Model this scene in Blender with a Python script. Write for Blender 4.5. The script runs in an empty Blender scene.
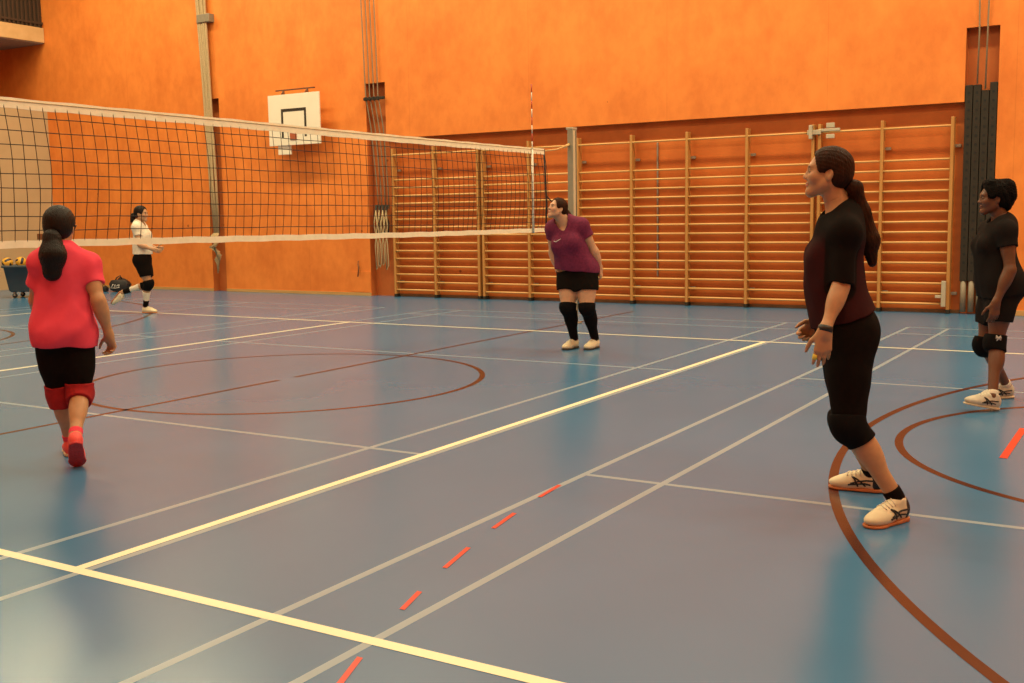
import bpy, bmesh, math, random
import numpy as np
from mathutils import Vector, Matrix

rng = random.Random(7)
S = bpy.context.scene
COL = S.collection

# ---------------------------------------------------------------- materials
def new_mat(name):
    m = bpy.data.materials.new(name)
    m.use_nodes = True
    return m, m.node_tree, m.node_tree.nodes['Principled BSDF']

def mat(name, c, rough=.6, c2=None, scale=20., bump=0., bscale=None, metal=0., stretch=(1, 1, 1), detail=4., spec=.5, sheen=0.):
    """procedural material: two colours mixed by noise in object space, plus optional noise bump"""
    m, nt, b = new_mat(name)
    b.inputs['Roughness'].default_value = rough
    b.inputs['Metallic'].default_value = metal
    b.inputs['Specular IOR Level'].default_value = spec
    if sheen:
        b.inputs['Sheen Weight'].default_value = sheen
    if c2 is None:
        c2 = tuple(x * .86 for x in c)
    tc = nt.nodes.new('ShaderNodeTexCoord')
    mp = nt.nodes.new('ShaderNodeMapping')
    mp.inputs['Scale'].default_value = stretch
    nz = nt.nodes.new('ShaderNodeTexNoise')
    nz.inputs['Scale'].default_value = scale
    nz.inputs['Detail'].default_value = detail
    rp = nt.nodes.new('ShaderNodeValToRGB')
    rp.color_ramp.elements[0].position = .32
    rp.color_ramp.elements[1].position = .68
    rp.color_ramp.elements[0].color = (*c2, 1)
    rp.color_ramp.elements[1].color = (*c, 1)
    nt.links.new(tc.outputs['Object'], mp.inputs['Vector'])
    nt.links.new(mp.outputs['Vector'], nz.inputs['Vector'])
    nt.links.new(nz.outputs['Fac'], rp.inputs['Fac'])
    nt.links.new(rp.outputs['Color'], b.inputs['Base Color'])
    if bump:
        n2 = nt.nodes.new('ShaderNodeTexNoise')
        n2.inputs['Scale'].default_value = bscale or scale * 3
        n2.inputs['Detail'].default_value = 3
        bp = nt.nodes.new('ShaderNodeBump')
        bp.inputs['Strength'].default_value = bump
        bp.inputs['Distance'].default_value = .01
        nt.links.new(mp.outputs['Vector'], n2.inputs['Vector'])
        nt.links.new(n2.outputs['Fac'], bp.inputs['Height'])
        nt.links.new(bp.outputs['Normal'], b.inputs['Normal'])
    return m

def attr_mat(name, rough=.6, bump=.1, bscale=200., sss=0., spec=.4, sheen=0.):
    """colour comes from the mesh colour attribute painted per point, broken up by fine noise"""
    m, nt, b = new_mat(name)
    b.inputs['Roughness'].default_value = rough
    b.inputs['Specular IOR Level'].default_value = spec
    if sheen:
        b.inputs['Sheen Weight'].default_value = sheen
    at = nt.nodes.new('ShaderNodeAttribute')
    at.attribute_name = 'Col'
    tc = nt.nodes.new('ShaderNodeTexCoord')
    nz = nt.nodes.new('ShaderNodeTexNoise')
    nz.inputs['Scale'].default_value = 35
    mx = nt.nodes.new('ShaderNodeMixRGB')
    mx.blend_type = 'MULTIPLY'
    mx.inputs['Fac'].default_value = .25
    nt.links.new(tc.outputs['Object'], nz.inputs['Vector'])
    nt.links.new(at.outputs['Color'], mx.inputs['Color1'])
    nt.links.new(nz.outputs['Fac'], mx.inputs['Color2'])
    nt.links.new(mx.outputs['Color'], b.inputs['Base Color'])
    if sss:
        b.inputs['Subsurface Weight'].default_value = sss
        b.inputs['Subsurface Radius'].default_value = (.012, .004, .002)
    n2 = nt.nodes.new('ShaderNodeTexNoise')
    n2.inputs['Scale'].default_value = bscale
    bp = nt.nodes.new('ShaderNodeBump')
    bp.inputs['Strength'].default_value = bump
    bp.inputs['Distance'].default_value = .004
    nt.links.new(tc.outputs['Object'], n2.inputs['Vector'])
    nt.links.new(n2.outputs['Fac'], bp.inputs['Height'])
    nt.links.new(bp.outputs['Normal'], b.inputs['Normal'])
    return m

def wall_mat(name, c, c2, c3, seam=True):
    """painted plywood / plaster wall: large cloudy blotches, fine grain, faint vertical panel seams, tiny dark specks"""
    m, nt, b = new_mat(name)
    N = nt.nodes
    L = nt.links.new
    b.inputs['Roughness'].default_value = .55
    b.inputs['Specular IOR Level'].default_value = .3
    geo = N.new('ShaderNodeNewGeometry')
    mp = N.new('ShaderNodeMapping')
    mp.inputs['Scale'].default_value = (1, 1, .7)
    L(geo.outputs['Position'], mp.inputs['Vector'])
    n1 = N.new('ShaderNodeTexNoise'); n1.inputs['Scale'].default_value = 1.5; n1.inputs['Detail'].default_value = 8; n1.inputs['Roughness'].default_value = .65
    n2 = N.new('ShaderNodeTexNoise'); n2.inputs['Scale'].default_value = 7; n2.inputs['Detail'].default_value = 6
    L(mp.outputs['Vector'], n1.inputs['Vector']); L(mp.outputs['Vector'], n2.inputs['Vector'])
    r1 = N.new('ShaderNodeValToRGB')
    r1.color_ramp.elements[0].position = .33; r1.color_ramp.elements[0].color = (*c2, 1)
    r1.color_ramp.elements[1].position = .64; r1.color_ramp.elements[1].color = (*c, 1)
    L(n1.outputs['Fac'], r1.inputs['Fac'])
    r2 = N.new('ShaderNodeValToRGB')
    r2.color_ramp.elements[0].position = .35; r2.color_ramp.elements[0].color = (*c3, 1)
    r2.color_ramp.elements[1].position = .65; r2.color_ramp.elements[1].color = (*c, 1)
    L(n2.outputs['Fac'], r2.inputs['Fac'])
    mx = N.new('ShaderNodeMixRGB'); mx.inputs['Fac'].default_value = .38
    L(r1.outputs['Color'], mx.inputs['Color1']); L(r2.outputs['Color'], mx.inputs['Color2'])
    # specks
    vo = N.new('ShaderNodeTexVoronoi'); vo.inputs['Scale'].default_value = 1.1
    L(geo.outputs['Position'], vo.inputs['Vector'])
    sp = N.new('ShaderNodeMath'); sp.operation = 'LESS_THAN'; sp.inputs[1].default_value = .03
    L(vo.outputs['Distance'], sp.inputs[0])
    m2 = N.new('ShaderNodeMixRGB'); m2.blend_type = 'MULTIPLY'; m2.inputs['Color2'].default_value = (.45, .4, .4, 1)
    L(sp.outputs[0], m2.inputs['Fac']); L(mx.outputs['Color'], m2.inputs['Color1'])
    out = m2
    if seam:
        sx = N.new('ShaderNodeSeparateXYZ'); L(geo.outputs['Position'], sx.inputs[0])
        md = N.new('ShaderNodeMath'); md.operation = 'PINGPONG'; md.inputs[1].default_value = 1.25
        L(sx.outputs['X'], md.inputs[0])
        lt = N.new('ShaderNodeMath'); lt.operation = 'LESS_THAN'; lt.inputs[1].default_value = .006
        L(md.outputs[0], lt.inputs[0])
        m3 = N.new('ShaderNodeMixRGB'); m3.blend_type = 'MULTIPLY'; m3.inputs['Color2'].default_value = (.92, .90, .88, 1)
        L(lt.outputs[0], m3.inputs['Fac']); L(m2.outputs['Color'], m3.inputs['Color1'])
        out = m3
    L(out.outputs['Color'], b.inputs['Base Color'])
    bp = N.new('ShaderNodeBump'); bp.inputs['Strength'].default_value = .15; bp.inputs['Distance'].default_value = .01
    L(n2.outputs['Fac'], bp.inputs['Height']); L(bp.outputs['Normal'], b.inputs['Normal'])
    return m

def gloss_floor(name, c, c2, rough=.24, spec=.5):
    """satin sports floor paint: slight colour drift and roughness drift"""
    m, nt, b = new_mat(name)
    N = nt.nodes; L = nt.links.new
    geo = N.new('ShaderNodeNewGeometry')
    n1 = N.new('ShaderNodeTexNoise'); n1.inputs['Scale'].default_value = .5; n1.inputs['Detail'].default_value = 6
    n2 = N.new('ShaderNodeTexNoise'); n2.inputs['Scale'].default_value = 60; n2.inputs['Detail'].default_value = 2
    L(geo.outputs['Position'], n1.inputs['Vector']); L(geo.outputs['Position'], n2.inputs['Vector'])
    r1 = N.new('ShaderNodeValToRGB')
    r1.color_ramp.elements[0].position = .3; r1.color_ramp.elements[0].color = (*c2, 1)
    r1.color_ramp.elements[1].position = .7; r1.color_ramp.elements[1].color = (*c, 1)
    L(n1.outputs['Fac'], r1.inputs['Fac']); L(r1.outputs['Color'], b.inputs['Base Color'])
    mr = N.new('ShaderNodeMapRange'); mr.inputs['To Min'].default_value = rough - .02; mr.inputs['To Max'].default_value = rough + .03
    L(n1.outputs['Fac'], mr.inputs['Value']); L(mr.outputs['Result'], b.inputs['Roughness'])
    b.inputs['Specular IOR Level'].default_value = spec
    bp = N.new('ShaderNodeBump'); bp.inputs['Strength'].default_value = .03; bp.inputs['Distance'].default_value = .002
    L(n2.outputs['Fac'], bp.inputs['Height']); L(bp.outputs['Normal'], b.inputs['Normal'])
    return m

M = {}
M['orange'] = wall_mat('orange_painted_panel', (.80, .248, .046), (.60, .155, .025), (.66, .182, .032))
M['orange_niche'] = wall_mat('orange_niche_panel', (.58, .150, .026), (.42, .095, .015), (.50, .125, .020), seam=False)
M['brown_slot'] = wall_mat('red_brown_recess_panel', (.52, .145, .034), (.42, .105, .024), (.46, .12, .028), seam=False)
M['beige'] = wall_mat('beige_partition', (.50, .375, .22), (.45, .33, .19), (.47, .35, .20), seam=False)
M['white_wall'] = wall_mat('plain_pale_wall', (.6, .5, .4), (.55, .45, .36), (.57, .47, .37), seam=False)
M['ceiling'] = mat('pale_ceiling', (.62, .55, .45), .8)
M['floor'] = gloss_floor('blue_sports_floor', (.047, .176, .350), (.041, .158, .318), .24, .68)
M['ln_pale'] = gloss_floor('pale_blue_line_paint', (.26, .36, .45), (.235, .335, .42), .3)
M['ln_white'] = gloss_floor('white_line_paint', (.86, .83, .62), (.81, .78, .58), .34)
M['ln_brown'] = gloss_floor('brown_line_paint', (.060, .016, .011), (.050, .013, .009), .26, .4)
M['ln_red'] = gloss_floor('red_line_paint', (.62, .055, .035), (.55, .045, .03), .32)
M['base'] = mat('light_wood_baseboard', (.55, .33, .12), .5, (.45, .25, .08), 6, stretch=(.3, 1, 8))
M['base_dark'] = mat('dark_wood_plinth', (.22, .11, .04), .6, (.16, .075, .025), 6)
M['rung'] = mat('varnished_rung_wood', (.72, .42, .15), .4, (.62, .34, .11), 8, stretch=(.2, 4, 4))
M['upright'] = mat('varnished_upright_wood', (.50, .25, .07), .45, (.42, .19, .045), 8, stretch=(4, 4, .2))
M['steel'] = mat('grey_steel', (.36, .34, .28), .4, metal=.6)
M['alu'] = mat('pale_aluminium', (.52, .48, .36), .45, (.46, .42, .31), 5, metal=.25)
M['alu_dark'] = mat('dark_grey_aluminium', (.24, .25, .20), .5, metal=.3)  # darker, slightly greenish grey aluminium
M['post_grey'] = mat('grey_post_paint', (.34, .31, .22), .5, (.29, .27, .19), 5)
M['post_pale'] = mat('pale_post_face', (.62, .52, .35), .5, (.56, .47, .31), 5)
M['black'] = mat('black_plastic', (.014, .013, .012), .45)
M['dark_metal'] = mat('dark_painted_metal', (.034, .028, .021), .6, (.028, .023, .017), 10, spec=.2)
M['hole'] = mat('hole_black', (.004, .004, .004), .8)
M['netcord'] = mat('dark_net_cord', (.022, .010, .007), .8)
M['tape'] = mat('white_net_tape', (.90, .83, .62), .75, (.82, .75, .55), 12, bump=.2)
M['cordblack'] = mat('black_cord', (.012, .011, .011), .7)
M['rope'] = mat('natural_rope', (.50, .37, .20), .85, (.38, .27, .14), 60, bump=.4)
M['rope_grey'] = mat('grey_rope', (.28, .21, .13), .85, (.21, .155, .09), 60, bump=.4)
M['orange_rope'] = mat('worn_orange_rope', (.55, .26, .08), .8, (.6, .45, .2), 40)
M['red'] = mat('antenna_red', (.45, .05, .03), .5)
M['white'] = mat('white_plastic', (.75, .70, .58), .5)
M['board'] = mat('white_backboard_paint', (.80, .74, .60), .5, (.77, .70, .56), 4)
M['line_dark'] = mat('black_brown_board_line', (.03, .02, .012), .6)
M['rim'] = mat('orange_red_rim', (.40, .10, .04), .5)
M['cart'] = mat('blue_grey_cart_plastic', (.058, .074, .088), .55, (.048, .062, .076), 6)
M['vb_yellow'] = mat('yellow_ball_panel', (.72, .40, .04), .5)
M['vb_blue'] = mat('dark_blue_ball_panel', (.016, .018, .040), .5)
M['bag'] = mat('black_bag_nylon', (.014, .013, .014), .6, bump=.3, bscale=90)
M['print'] = mat('pale_print', (.55, .52, .48), .6)
M['handle'] = mat('brown_recess_handle', (.16, .06, .02), .6)
M['gallery_edge'] = mat('pale_wood_fascia', (.62, .42, .20), .6, (.55, .36, .16), 5)
M['gallery_under'] = mat('grey_soffit', (.36, .31, .25), .8)
M['gallery_rail'] = mat('dark_stained_slat', (.045, .026, .014), .6)
M['foot_grey'] = mat('beige_grey_cap', (.24, .20, .14), .5)

# ---------------------------------------------------------------- mesh helpers
def link(name, bm, m, parent=None, smooth=False):
    me = bpy.data.meshes.new(name)
    bm.normal_update()
    bm.to_mesh(me)
    bm.free()
    for k in (m if isinstance(m, (list, tuple)) else [m]):
        me.materials.append(k)
    if smooth:
        for p in me.polygons:
            p.use_smooth = True
    o = bpy.data.objects.new(name, me)
    COL.objects.link(o)
    if parent:
        o.parent = parent
    return o

def thing(name, label, cat, loc=(0, 0, 0), group=None, rz=0.):
    o = bpy.data.objects.new(name, None)
    o.empty_display_size = .1
    COL.objects.link(o)
    o.location = loc
    o.rotation_euler = (0, 0, rz)
    o['label'] = label
    o['category'] = cat
    if group:
        o['group'] = group
    return o

def tag(o, label, cat, group=None):
    o['label'] = label
    o['category'] = cat
    if group:
        o['group'] = group
    return o

def struct(o):
    o['kind'] = 'structure'
    return o

def box(bm, x0, x1, y0, y1, z0, z1, bev=0., mi=0, mtx=None):
    r = bmesh.ops.create_cube(bm, size=1)
    vs = r['verts']
    for v in vs:
        v.co = Vector(((x0 + x1) / 2 + v.co.x * (x1 - x0), (y0 + y1) / 2 + v.co.y * (y1 - y0), (z0 + z1) / 2 + v.co.z * (z1 - z0)))
    fs = set(f for v in vs for f in v.link_faces)
    if bev:
        r2 = bmesh.ops.bevel(bm, geom=list(set(e for v in vs for e in v.link_edges)), offset=bev, segments=2, affect='EDGES', profile=.5)
        fs = set(r2['faces']) | set(f for f in fs if f.is_valid)
        vs = list(set(v for f in fs for v in f.verts))
    for f in fs:
        if f.is_valid:
            f.material_index = mi
    if mtx is not None:
        bmesh.ops.transform(bm, matrix=mtx, verts=vs)
    return vs

def tube(bm, pts, r, n=8, mi=0, cap=True, squash=None):
    """sweep a round section along a polyline; r may be a list"""
    P = [Vector(p) for p in pts]
    R = r if isinstance(r, (list, tuple)) else [r] * len(P)
    rings = []
    up = Vector((0, 0, 1))
    t0 = (P[1] - P[0]).normalized()
    if abs(t0.dot(up)) > .95:
        up = Vector((1, 0, 0))
    for i, p in enumerate(P):
        t = (P[min(i + 1, len(P) - 1)] - P[max(i - 1, 0)])
        t = t.normalized() if t.length > 1e-9 else t0
        a = t.cross(up)
        a = a.normalized() if a.length > 1e-6 else Vector((1, 0, 0))
        b = a.cross(t).normalized()
        up = b
        ring = []
        for k in range(n):
            th = 2 * math.pi * k / n
            ring.append(bm.verts.new(p + a * (math.cos(th) * R[i]) + b * (math.sin(th) * R[i] * (squash or 1))))
        rings.append(ring)
    for i in range(len(rings) - 1):
        for k in range(n):
            f = bm.faces.new((rings[i][k], rings[i][(k + 1) % n], rings[i + 1][(k + 1) % n], rings[i + 1][k]))
            f.material_index = mi
            f.smooth = True
    if cap:
        for ring, rev in ((rings[0], False), (rings[-1], True)):
            f = bm.faces.new(ring if rev else ring[::-1])
            f.material_index = mi
    return rings

def lathe(bm, prof, n=16, mtx=None, mi=0):
    """revolve (r, z) profile about z"""
    rings = []
    allv = []
    for r, z in prof:
        ring = [bm.verts.new((math.cos(2 * math.pi * k / n) * r, math.sin(2 * math.pi * k / n) * r, z)) for k in range(n)]
        rings.append(ring)
        allv += ring
    for i in range(len(rings) - 1):
        for k in range(n):
            f = bm.faces.new((rings[i][k], rings[i][(k + 1) % n], rings[i + 1][(k + 1) % n], rings[i + 1][k]))
            f.smooth = True
            f.material_index = mi
    bm.faces.new(rings[0][::-1]).material_index = mi
    bm.faces.new(rings[-1]).material_index = mi
    if mtx is not None:
        bmesh.ops.transform(bm, matrix=mtx, verts=allv)

def slab_poly(bm, pts, z, mi=0):
    f = bm.faces.new([bm.verts.new((x, y, z)) for x, y in pts])
    f.material_index = mi
    if f.normal.z < 0:
        f.normal_flip()

# ---------------------------------------------------------------- the hall
WY = 4.25          # face of the long back wall
XL = -15.25        # face of the beige partition on the left
XR = 14.6
YN = -13.3
ZC = 9.0

bm = bmesh.new()
box(bm, XL - 2.6, XR + .2, YN - .2, WY + .5, -.2, 0)
floor = struct(link('floor', bm, M['floor']))

def court_line(name, m, z, quads):
    bm = bmesh.new()
    for i, q in enumerate(quads):
        slab_poly(bm, q, z + (.00002 * i if i < 14 else 0))
    bm.normal_update()
    for f in bm.faces:
        if f.normal.z < 0:
            f.normal_flip()
    return link(name, bm, m, floor)

def vline(x, y0, y1, w):      # parallel to the net
    return [(x - w / 2, y0), (x + w / 2, y0), (x + w / 2, y1), (x - w / 2, y1)]

def hline(y, x0, x1, w):
    return [(x0, y - w / 2), (x1, y - w / 2), (x1, y + w / 2), (x0, y + w / 2)]

def arc(cx, cy, r, w, a0, a1, n):
    out = []
    for i in range(n):
        t0 = a0 + (a1 - a0) * i / n
        t1 = a0 + (a1 - a0) * (i + 1) / n
        out.append([(cx + math.cos(t0) * (r - w / 2), cy + math.sin(t0) * (r - w / 2)), (cx + math.cos(t0) * (r + w / 2), cy + math.sin(t0) * (r + w / 2)),
                    (cx + math.cos(t1) * (r + w / 2), cy + math.sin(t1) * (r + w / 2)), (cx + math.cos(t1) * (r - w / 2), cy + math.sin(t1) * (r - w / 2))])
    return out

CY = -4.5
# pale badminton courts, laid across the hall
for cx in (-7.14, 0., 7.16):
    q = []
    for s in (-1, 1):
        q.append(vline(cx + s * 3.05, -11.2, 2.2, .04))
        q.append(vline(cx + s * 2.58, -11.2, 2.2, .04))
    for y in (-2.51, -6.52):
        q.append(hline(y, cx - 3.05, cx + 3.05, .04))
    for y in (2.2, 1.44, -11.2, -10.44):
        q.append(hline(y, cx - 3.05, cx + 3.05, .04))
    q.append(vline(cx, -2.51, 2.2, .04))
    q.append(vline(cx, -11.2, -6.52, .04))
    court_line('badminton_court_line', M['ln_pale'], .0004, q)
# dark brown basketball markings
q = [vline(0, -12.0, CY - .1, .05), vline(0, CY + .11, 3.0, .05)]
q += arc(0, CY, 1.79, .05, 0, 2 * math.pi, 96)
court_line('basketball_centre_line', M['ln_brown'], .0008, q)
for s in (-1, 1):
    c = 7.17
    q = arc(s * c, CY, 1.75, .05, 0, 2 * math.pi, 96)
    q += arc(s * 11.42, CY, 6.25, .05, math.pi / 2 if s > 0 else -math.pi / 2, 3 * math.pi / 2 if s > 0 else math.pi / 2, 120)
    court_line('basketball_arc_line', M['ln_brown'], .0010, q)
# white volleyball court
q = [hline(0, -9.025, 9.025, .05), hline(-9, -9.025, 9.025, .055), vline(3, -9, 0, .055), vline(-3, -9, 0, .05), vline(-9, -9, 0, .05), vline(9, -9, 0, .05)]
court_line('volleyball_court_line', M['ln_white'], .0014, q)
# red dashed handball arc and seven metre mark
q = []
for y0, y1 in ((-9.40, -9.13), (-8.71, -8.52), (-8.24, -7.96), (-7.66, -7.39), (-7.07, -6.80), (-10.0, -9.72), (-10.55, -10.28)):
    xs = [13.07 - math.sqrt(81 - (y + 6.) ** 2) for y in (y0, y1)]
    q.append([(xs[0] - .012, y0), (xs[0] + .012, y0), (xs[1] + .012, y1), (xs[1] - .012, y1)])
q.append(vline(6.08, -5.05, -4.05, .045))
court_line('handball_dash_line', M['ln_red'], .0018, q)

# back wall as a stepped surface: niche for the wall bars, three tall slots
def stepped_wall(name, xs, zs, depth, y0, mats, mfun):
    bm = bmesh.new()
    def quad(a, b, c, d, mi):
        f = bm.faces.new([bm.verts.new(p) for p in (a, b, c, d)])
        f.material_index = mi
    nx, nz = len(xs) - 1, len(zs) - 1
    D = [[depth((xs[i] + xs[i + 1]) / 2, (zs[j] + zs[j + 1]) / 2) for j in range(nz)] for i in range(nx)]
    for i in range(nx):
        for j in range(nz):
            y = y0 + D[i][j]
            mi = mfun((xs[i] + xs[i + 1]) / 2, (zs[j] + zs[j + 1]) / 2)
            quad((xs[i], y, zs[j]), (xs[i + 1], y, zs[j]), (xs[i + 1], y, zs[j + 1]), (xs[i], y, zs[j + 1]), mi)
            if i + 1 < nx and D[i + 1][j] != D[i][j]:
                y2 = y0 + D[i + 1][j]
                mi2 = max(mi, mfun((xs[i + 1] + xs[i + 2]) / 2, (zs[j] + zs[j + 1]) / 2))
                x = xs[i + 1]
                a = ((x, y, zs[j]), (x, y2, zs[j]), (x, y2, zs[j + 1]), (x, y, zs[j + 1]))
                quad(*a, mi2)
            if j + 1 < nz and D[i][j + 1] != D[i][j]:
                y2 = y0 + D[i][j + 1]
                z = zs[j + 1]
                mi2 = max(mi, mfun((xs[i] + xs[i + 1]) / 2, (zs[j + 1] + zs[j + 2]) / 2))
                quad((xs[i], y, z), (xs[i + 1], y, z), (xs[i + 1], y2, z), (xs[i], y2, z), mi2)
    # a closed back so that the wall has thickness
    quad((xs[0], y0 + .5, zs[0]), (xs[0], y0 + .5, zs[-1]), (xs[-1], y0 + .5, zs[-1]), (xs[-1], y0 + .5, zs[0]), 0)
    bmesh.ops.remove_doubles(bm, verts=bm.verts, dist=1e-5)
    return struct(link(name, bm, mats))

SLOTS = [(-10.16, -9.78, 3.92), (-5.99, -5.54, 3.92), (4.36, 4.78, 3.88)]
NX0, NX1, NZ = -5.54, 4.36, 2.9
def w_depth(x, z):
    for a, b, t in SLOTS:
        if a < x < b and z < t:
            return .16
    if NX0 < x < NX1 and z < NZ:
        return .14
    return 0.
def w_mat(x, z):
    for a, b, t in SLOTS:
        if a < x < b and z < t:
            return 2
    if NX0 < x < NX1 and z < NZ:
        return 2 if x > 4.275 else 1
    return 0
xs = sorted({4.275, XL - 2.6, XR, NX0, NX1, *[v for s in SLOTS for v in s[:2]]})
zs = sorted({0, NZ, ZC, 3.92, 3.88})
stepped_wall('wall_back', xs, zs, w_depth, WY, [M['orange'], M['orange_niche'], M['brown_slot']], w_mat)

def wall_box(name, m, *b):
    bm = bmesh.new()
    box(bm, *b)
    return struct(link(name, bm, m))
wall_box('wall_left', M['beige'], XL - .14, XL, YN, WY, 0, 4.14)
wall_box('wall_left_recess', M['orange'], XL - 2.7, XL - 2.5, YN, WY + .5, 0, ZC)
wall_box('wall_right', M['orange'], XR, XR + .2, YN, WY + .5, 0, ZC)
wall_box('wall_front', M['orange'], XL - 2.5, XR, YN - .2, YN, 0, ZC)
wall_box('ceiling', M['ceiling'], XL - 2.7, XR + .2, YN - .2, WY + .5, ZC, ZC + .2)
# baseboards
def baseboard(name, x0, x1, y, h, m):
    bm = bmesh.new()
    box(bm, x0, x1, y - .012, y, 0, h, .003)
    return struct(link(name, bm, m))
baseboard('baseboard_left', XL, SLOTS[0][0], WY, .06, M['base'])
baseboard('baseboard_middle', SLOTS[0][1], SLOTS[1][0], WY, .06, M['base'])
baseboard('baseboard_right', SLOTS[2][1], XR, WY, .075, M['base'])
baseboard('baseboard_niche', NX0, NX1, WY + .14, .05, M['base_dark'])

# gallery high in the left corner
g = thing('gallery', 'pale edged gallery with dark slatted railing high up in the left corner', 'balcony', (XL + .07, -4, 5.5))
def gb(name, m, *b, bev=0.):
    bm = bmesh.new()
    box(bm, *b, bev)
    o = link(name, bm, m, g)
    return o
gb('floor_slab', M['gallery_under'], -2.5, -.04, -9.2, 8.24, 0.0, .30)
gb('fascia', M['gallery_edge'], -.04, 0, -9.2, 8.24, .02, .345, bev=.004)
bm = bmesh.new()
y = -9.1
while y < 8.22:
    box(bm, -.045, -.02, y, y + .05, .36, 1.35)
    y += .105
box(bm, -.06, 0, -9.2, 8.24, 1.35, 1.41)
box(bm, -.06, -.01, -9.2, 8.24, .42, .47)
link('railing', bm, M['gallery_rail'], g)
gb('railing_backing', M['gallery_rail'], -.075, -.055, -9.2, 8.24, .36, 1.3)

# ---------------------------------------------------------------- wall bars
RUNGS = [.134 + .1435 * i for i in range(15)] + [2.593]
def wall_bars(label, x0, ups, extra=None):
    t = thing('wall_bars', label, 'wall bars', (x0, WY + .03, 0), 'wooden wall bars in the niche')
    for u in ups:
        bm = bmesh.new()
        box(bm, u - x0 - .022, u - x0 + .022, -.065, .055, .05, 2.71, .006)
        link('upright', bm, M['upright'], t)
        bm = bmesh.new()
        box(bm, u - x0 + .022, u - x0 + .10, .055, .09, 2.30, 2.34, .004)
        link('wall_bracket', bm, M['steel'], t)
        bm = bmesh.new()
        box(bm, u - x0 + .022, u - x0 + .10, .055, .09, .26, .30, .004)
        link('wall_bracket', bm, M['steel'], t)
        bm = bmesh.new()
        box(bm, u - x0 - .026, u - x0 + .026, -.07, .06, .0, .06, .006)
        link('foot_shoe', bm, M['dark_metal'], t)
    for a, b in zip(ups[:-1], ups[1:]):
        for z in RUNGS:
            bm = bmesh.new()
            tube(bm, [(a - x0 + .02, -.035 if z < 2.5 else -.05, z), (b - x0 - .02, -.035 if z < 2.5 else -.05, z)], .019, 10, squash=.8)
            link('rung', bm, M['rung'], t)
    return t
wa = wall_bars('wooden wall bars at the left end of the niche, beside the slot of hanging ropes', -5.40, [-5.40, -4.49, -3.55])
wb = wall_bars('wide wooden wall bars of six bays behind the net end and the grey net post', -3.45, [-3.45, -2.52, -1.575, -.605, .345, 1.31, 2.31])
wd = wall_bars('wooden wall bars at the right end of the niche, beside the black perforated posts', 2.405, [2.405, 3.29, 4.225])
# latch at the double upright
bm = bmesh.new()
box(bm, -.17, .03, -.10, -.07, 2.56, 2.63, .006)
box(bm, -.14, -.09, -.13, -.06, 2.50, 2.70, .006)
box(bm, .0, .30, -.085, -.06, 2.60, 2.64, .005)
box(bm, .10, .22, -.08, -.05, 2.65, 2.72, .005)
box(bm, .10, .22, -.08, -.05, 2.50, 2.56, .005)
link('latch', bm, M['alu'], wd)
bm = bmesh.new()
box(bm, 1.74, 1.80, -.10, -.06, .10, .46, .006)
box(bm, 1.66, 1.74, -.095, -.07, .22, .26, .004)
link('floor_bolt', bm, M['alu'], wd)
# thin grey metal strip on the niche wall behind the wide bars
bm = bmesh.new()
box(bm, -.012, .012, -.03, 0, .45, 2.58, .004)
o = link('wall_rail', bm, M['steel'])
o.location = (-.21, WY + .14, 0)
tag(o, 'thin grey vertical metal rail on the niche wall behind the wall bars', 'rail')

# ---------------------------------------------------------------- perforated posts in the right slot
for i in range(4):
    x = 4.36 + .055 + i * .103
    lab = ['black perforated post in the right wall slot, nearest the wall bars', 'black perforated post in the right wall slot, second from the wall bars',
           'black perforated post in the right wall slot, third from the wall bars', 'black perforated post in the right wall slot, nearest the plain orange wall'][i]
    top = (3.12, 3.12, 3.04, 3.14)[i]
    t = thing('perforated_post', lab, 'post', (x, WY + .03, 0), 'black perforated posts in the wall slot')
    bm = bmesh.new()
    box(bm, -.047, .047, -.03, .06, .46, top, .006)
    link('post_body', bm, M['dark_metal'], t)
    z = .60
    hole = None
    while z < top - .08:
        if hole is None:
            bm = bmesh.new()
            lathe(bm, [(.017, 0), (.017, .004)], 10, Matrix.Rotation(math.pi / 2, 4, 'X'))
            o = hole = link('bolt_hole', bm, M['hole'], t)
        else:
            o = hole.copy()
            COL.objects.link(o)
            o.parent = t
        o.location = (0, -.0285, z)
        z += .115
    bm = bmesh.new()
    tube(bm, [(0, .01, .03), (0, .01, .47)], .038, 14)
    link('foot_tube', bm, M['foot_grey'], t)
for i in (1, 2):
    x = 4.36 + .055 + i * .103
    bm = bmesh.new()
    tube(bm, [(0, -.01, 3.13 if i == 1 else 3.05), (.01, -.03, 3.86), (-.01 if i == 1 else .03, -.10, 5.2), (-.0, -.12, ZC - .02)], .011, 8)
    o = link('hoist_rope', bm, M['rope_grey'])
    o.location = (x, WY, 0)
    tag(o, ('left' if i == 1 else 'right') + ' one of two thin grey ropes rising above the black perforated posts', 'rope', 'thin ropes above the perforated posts')

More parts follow.
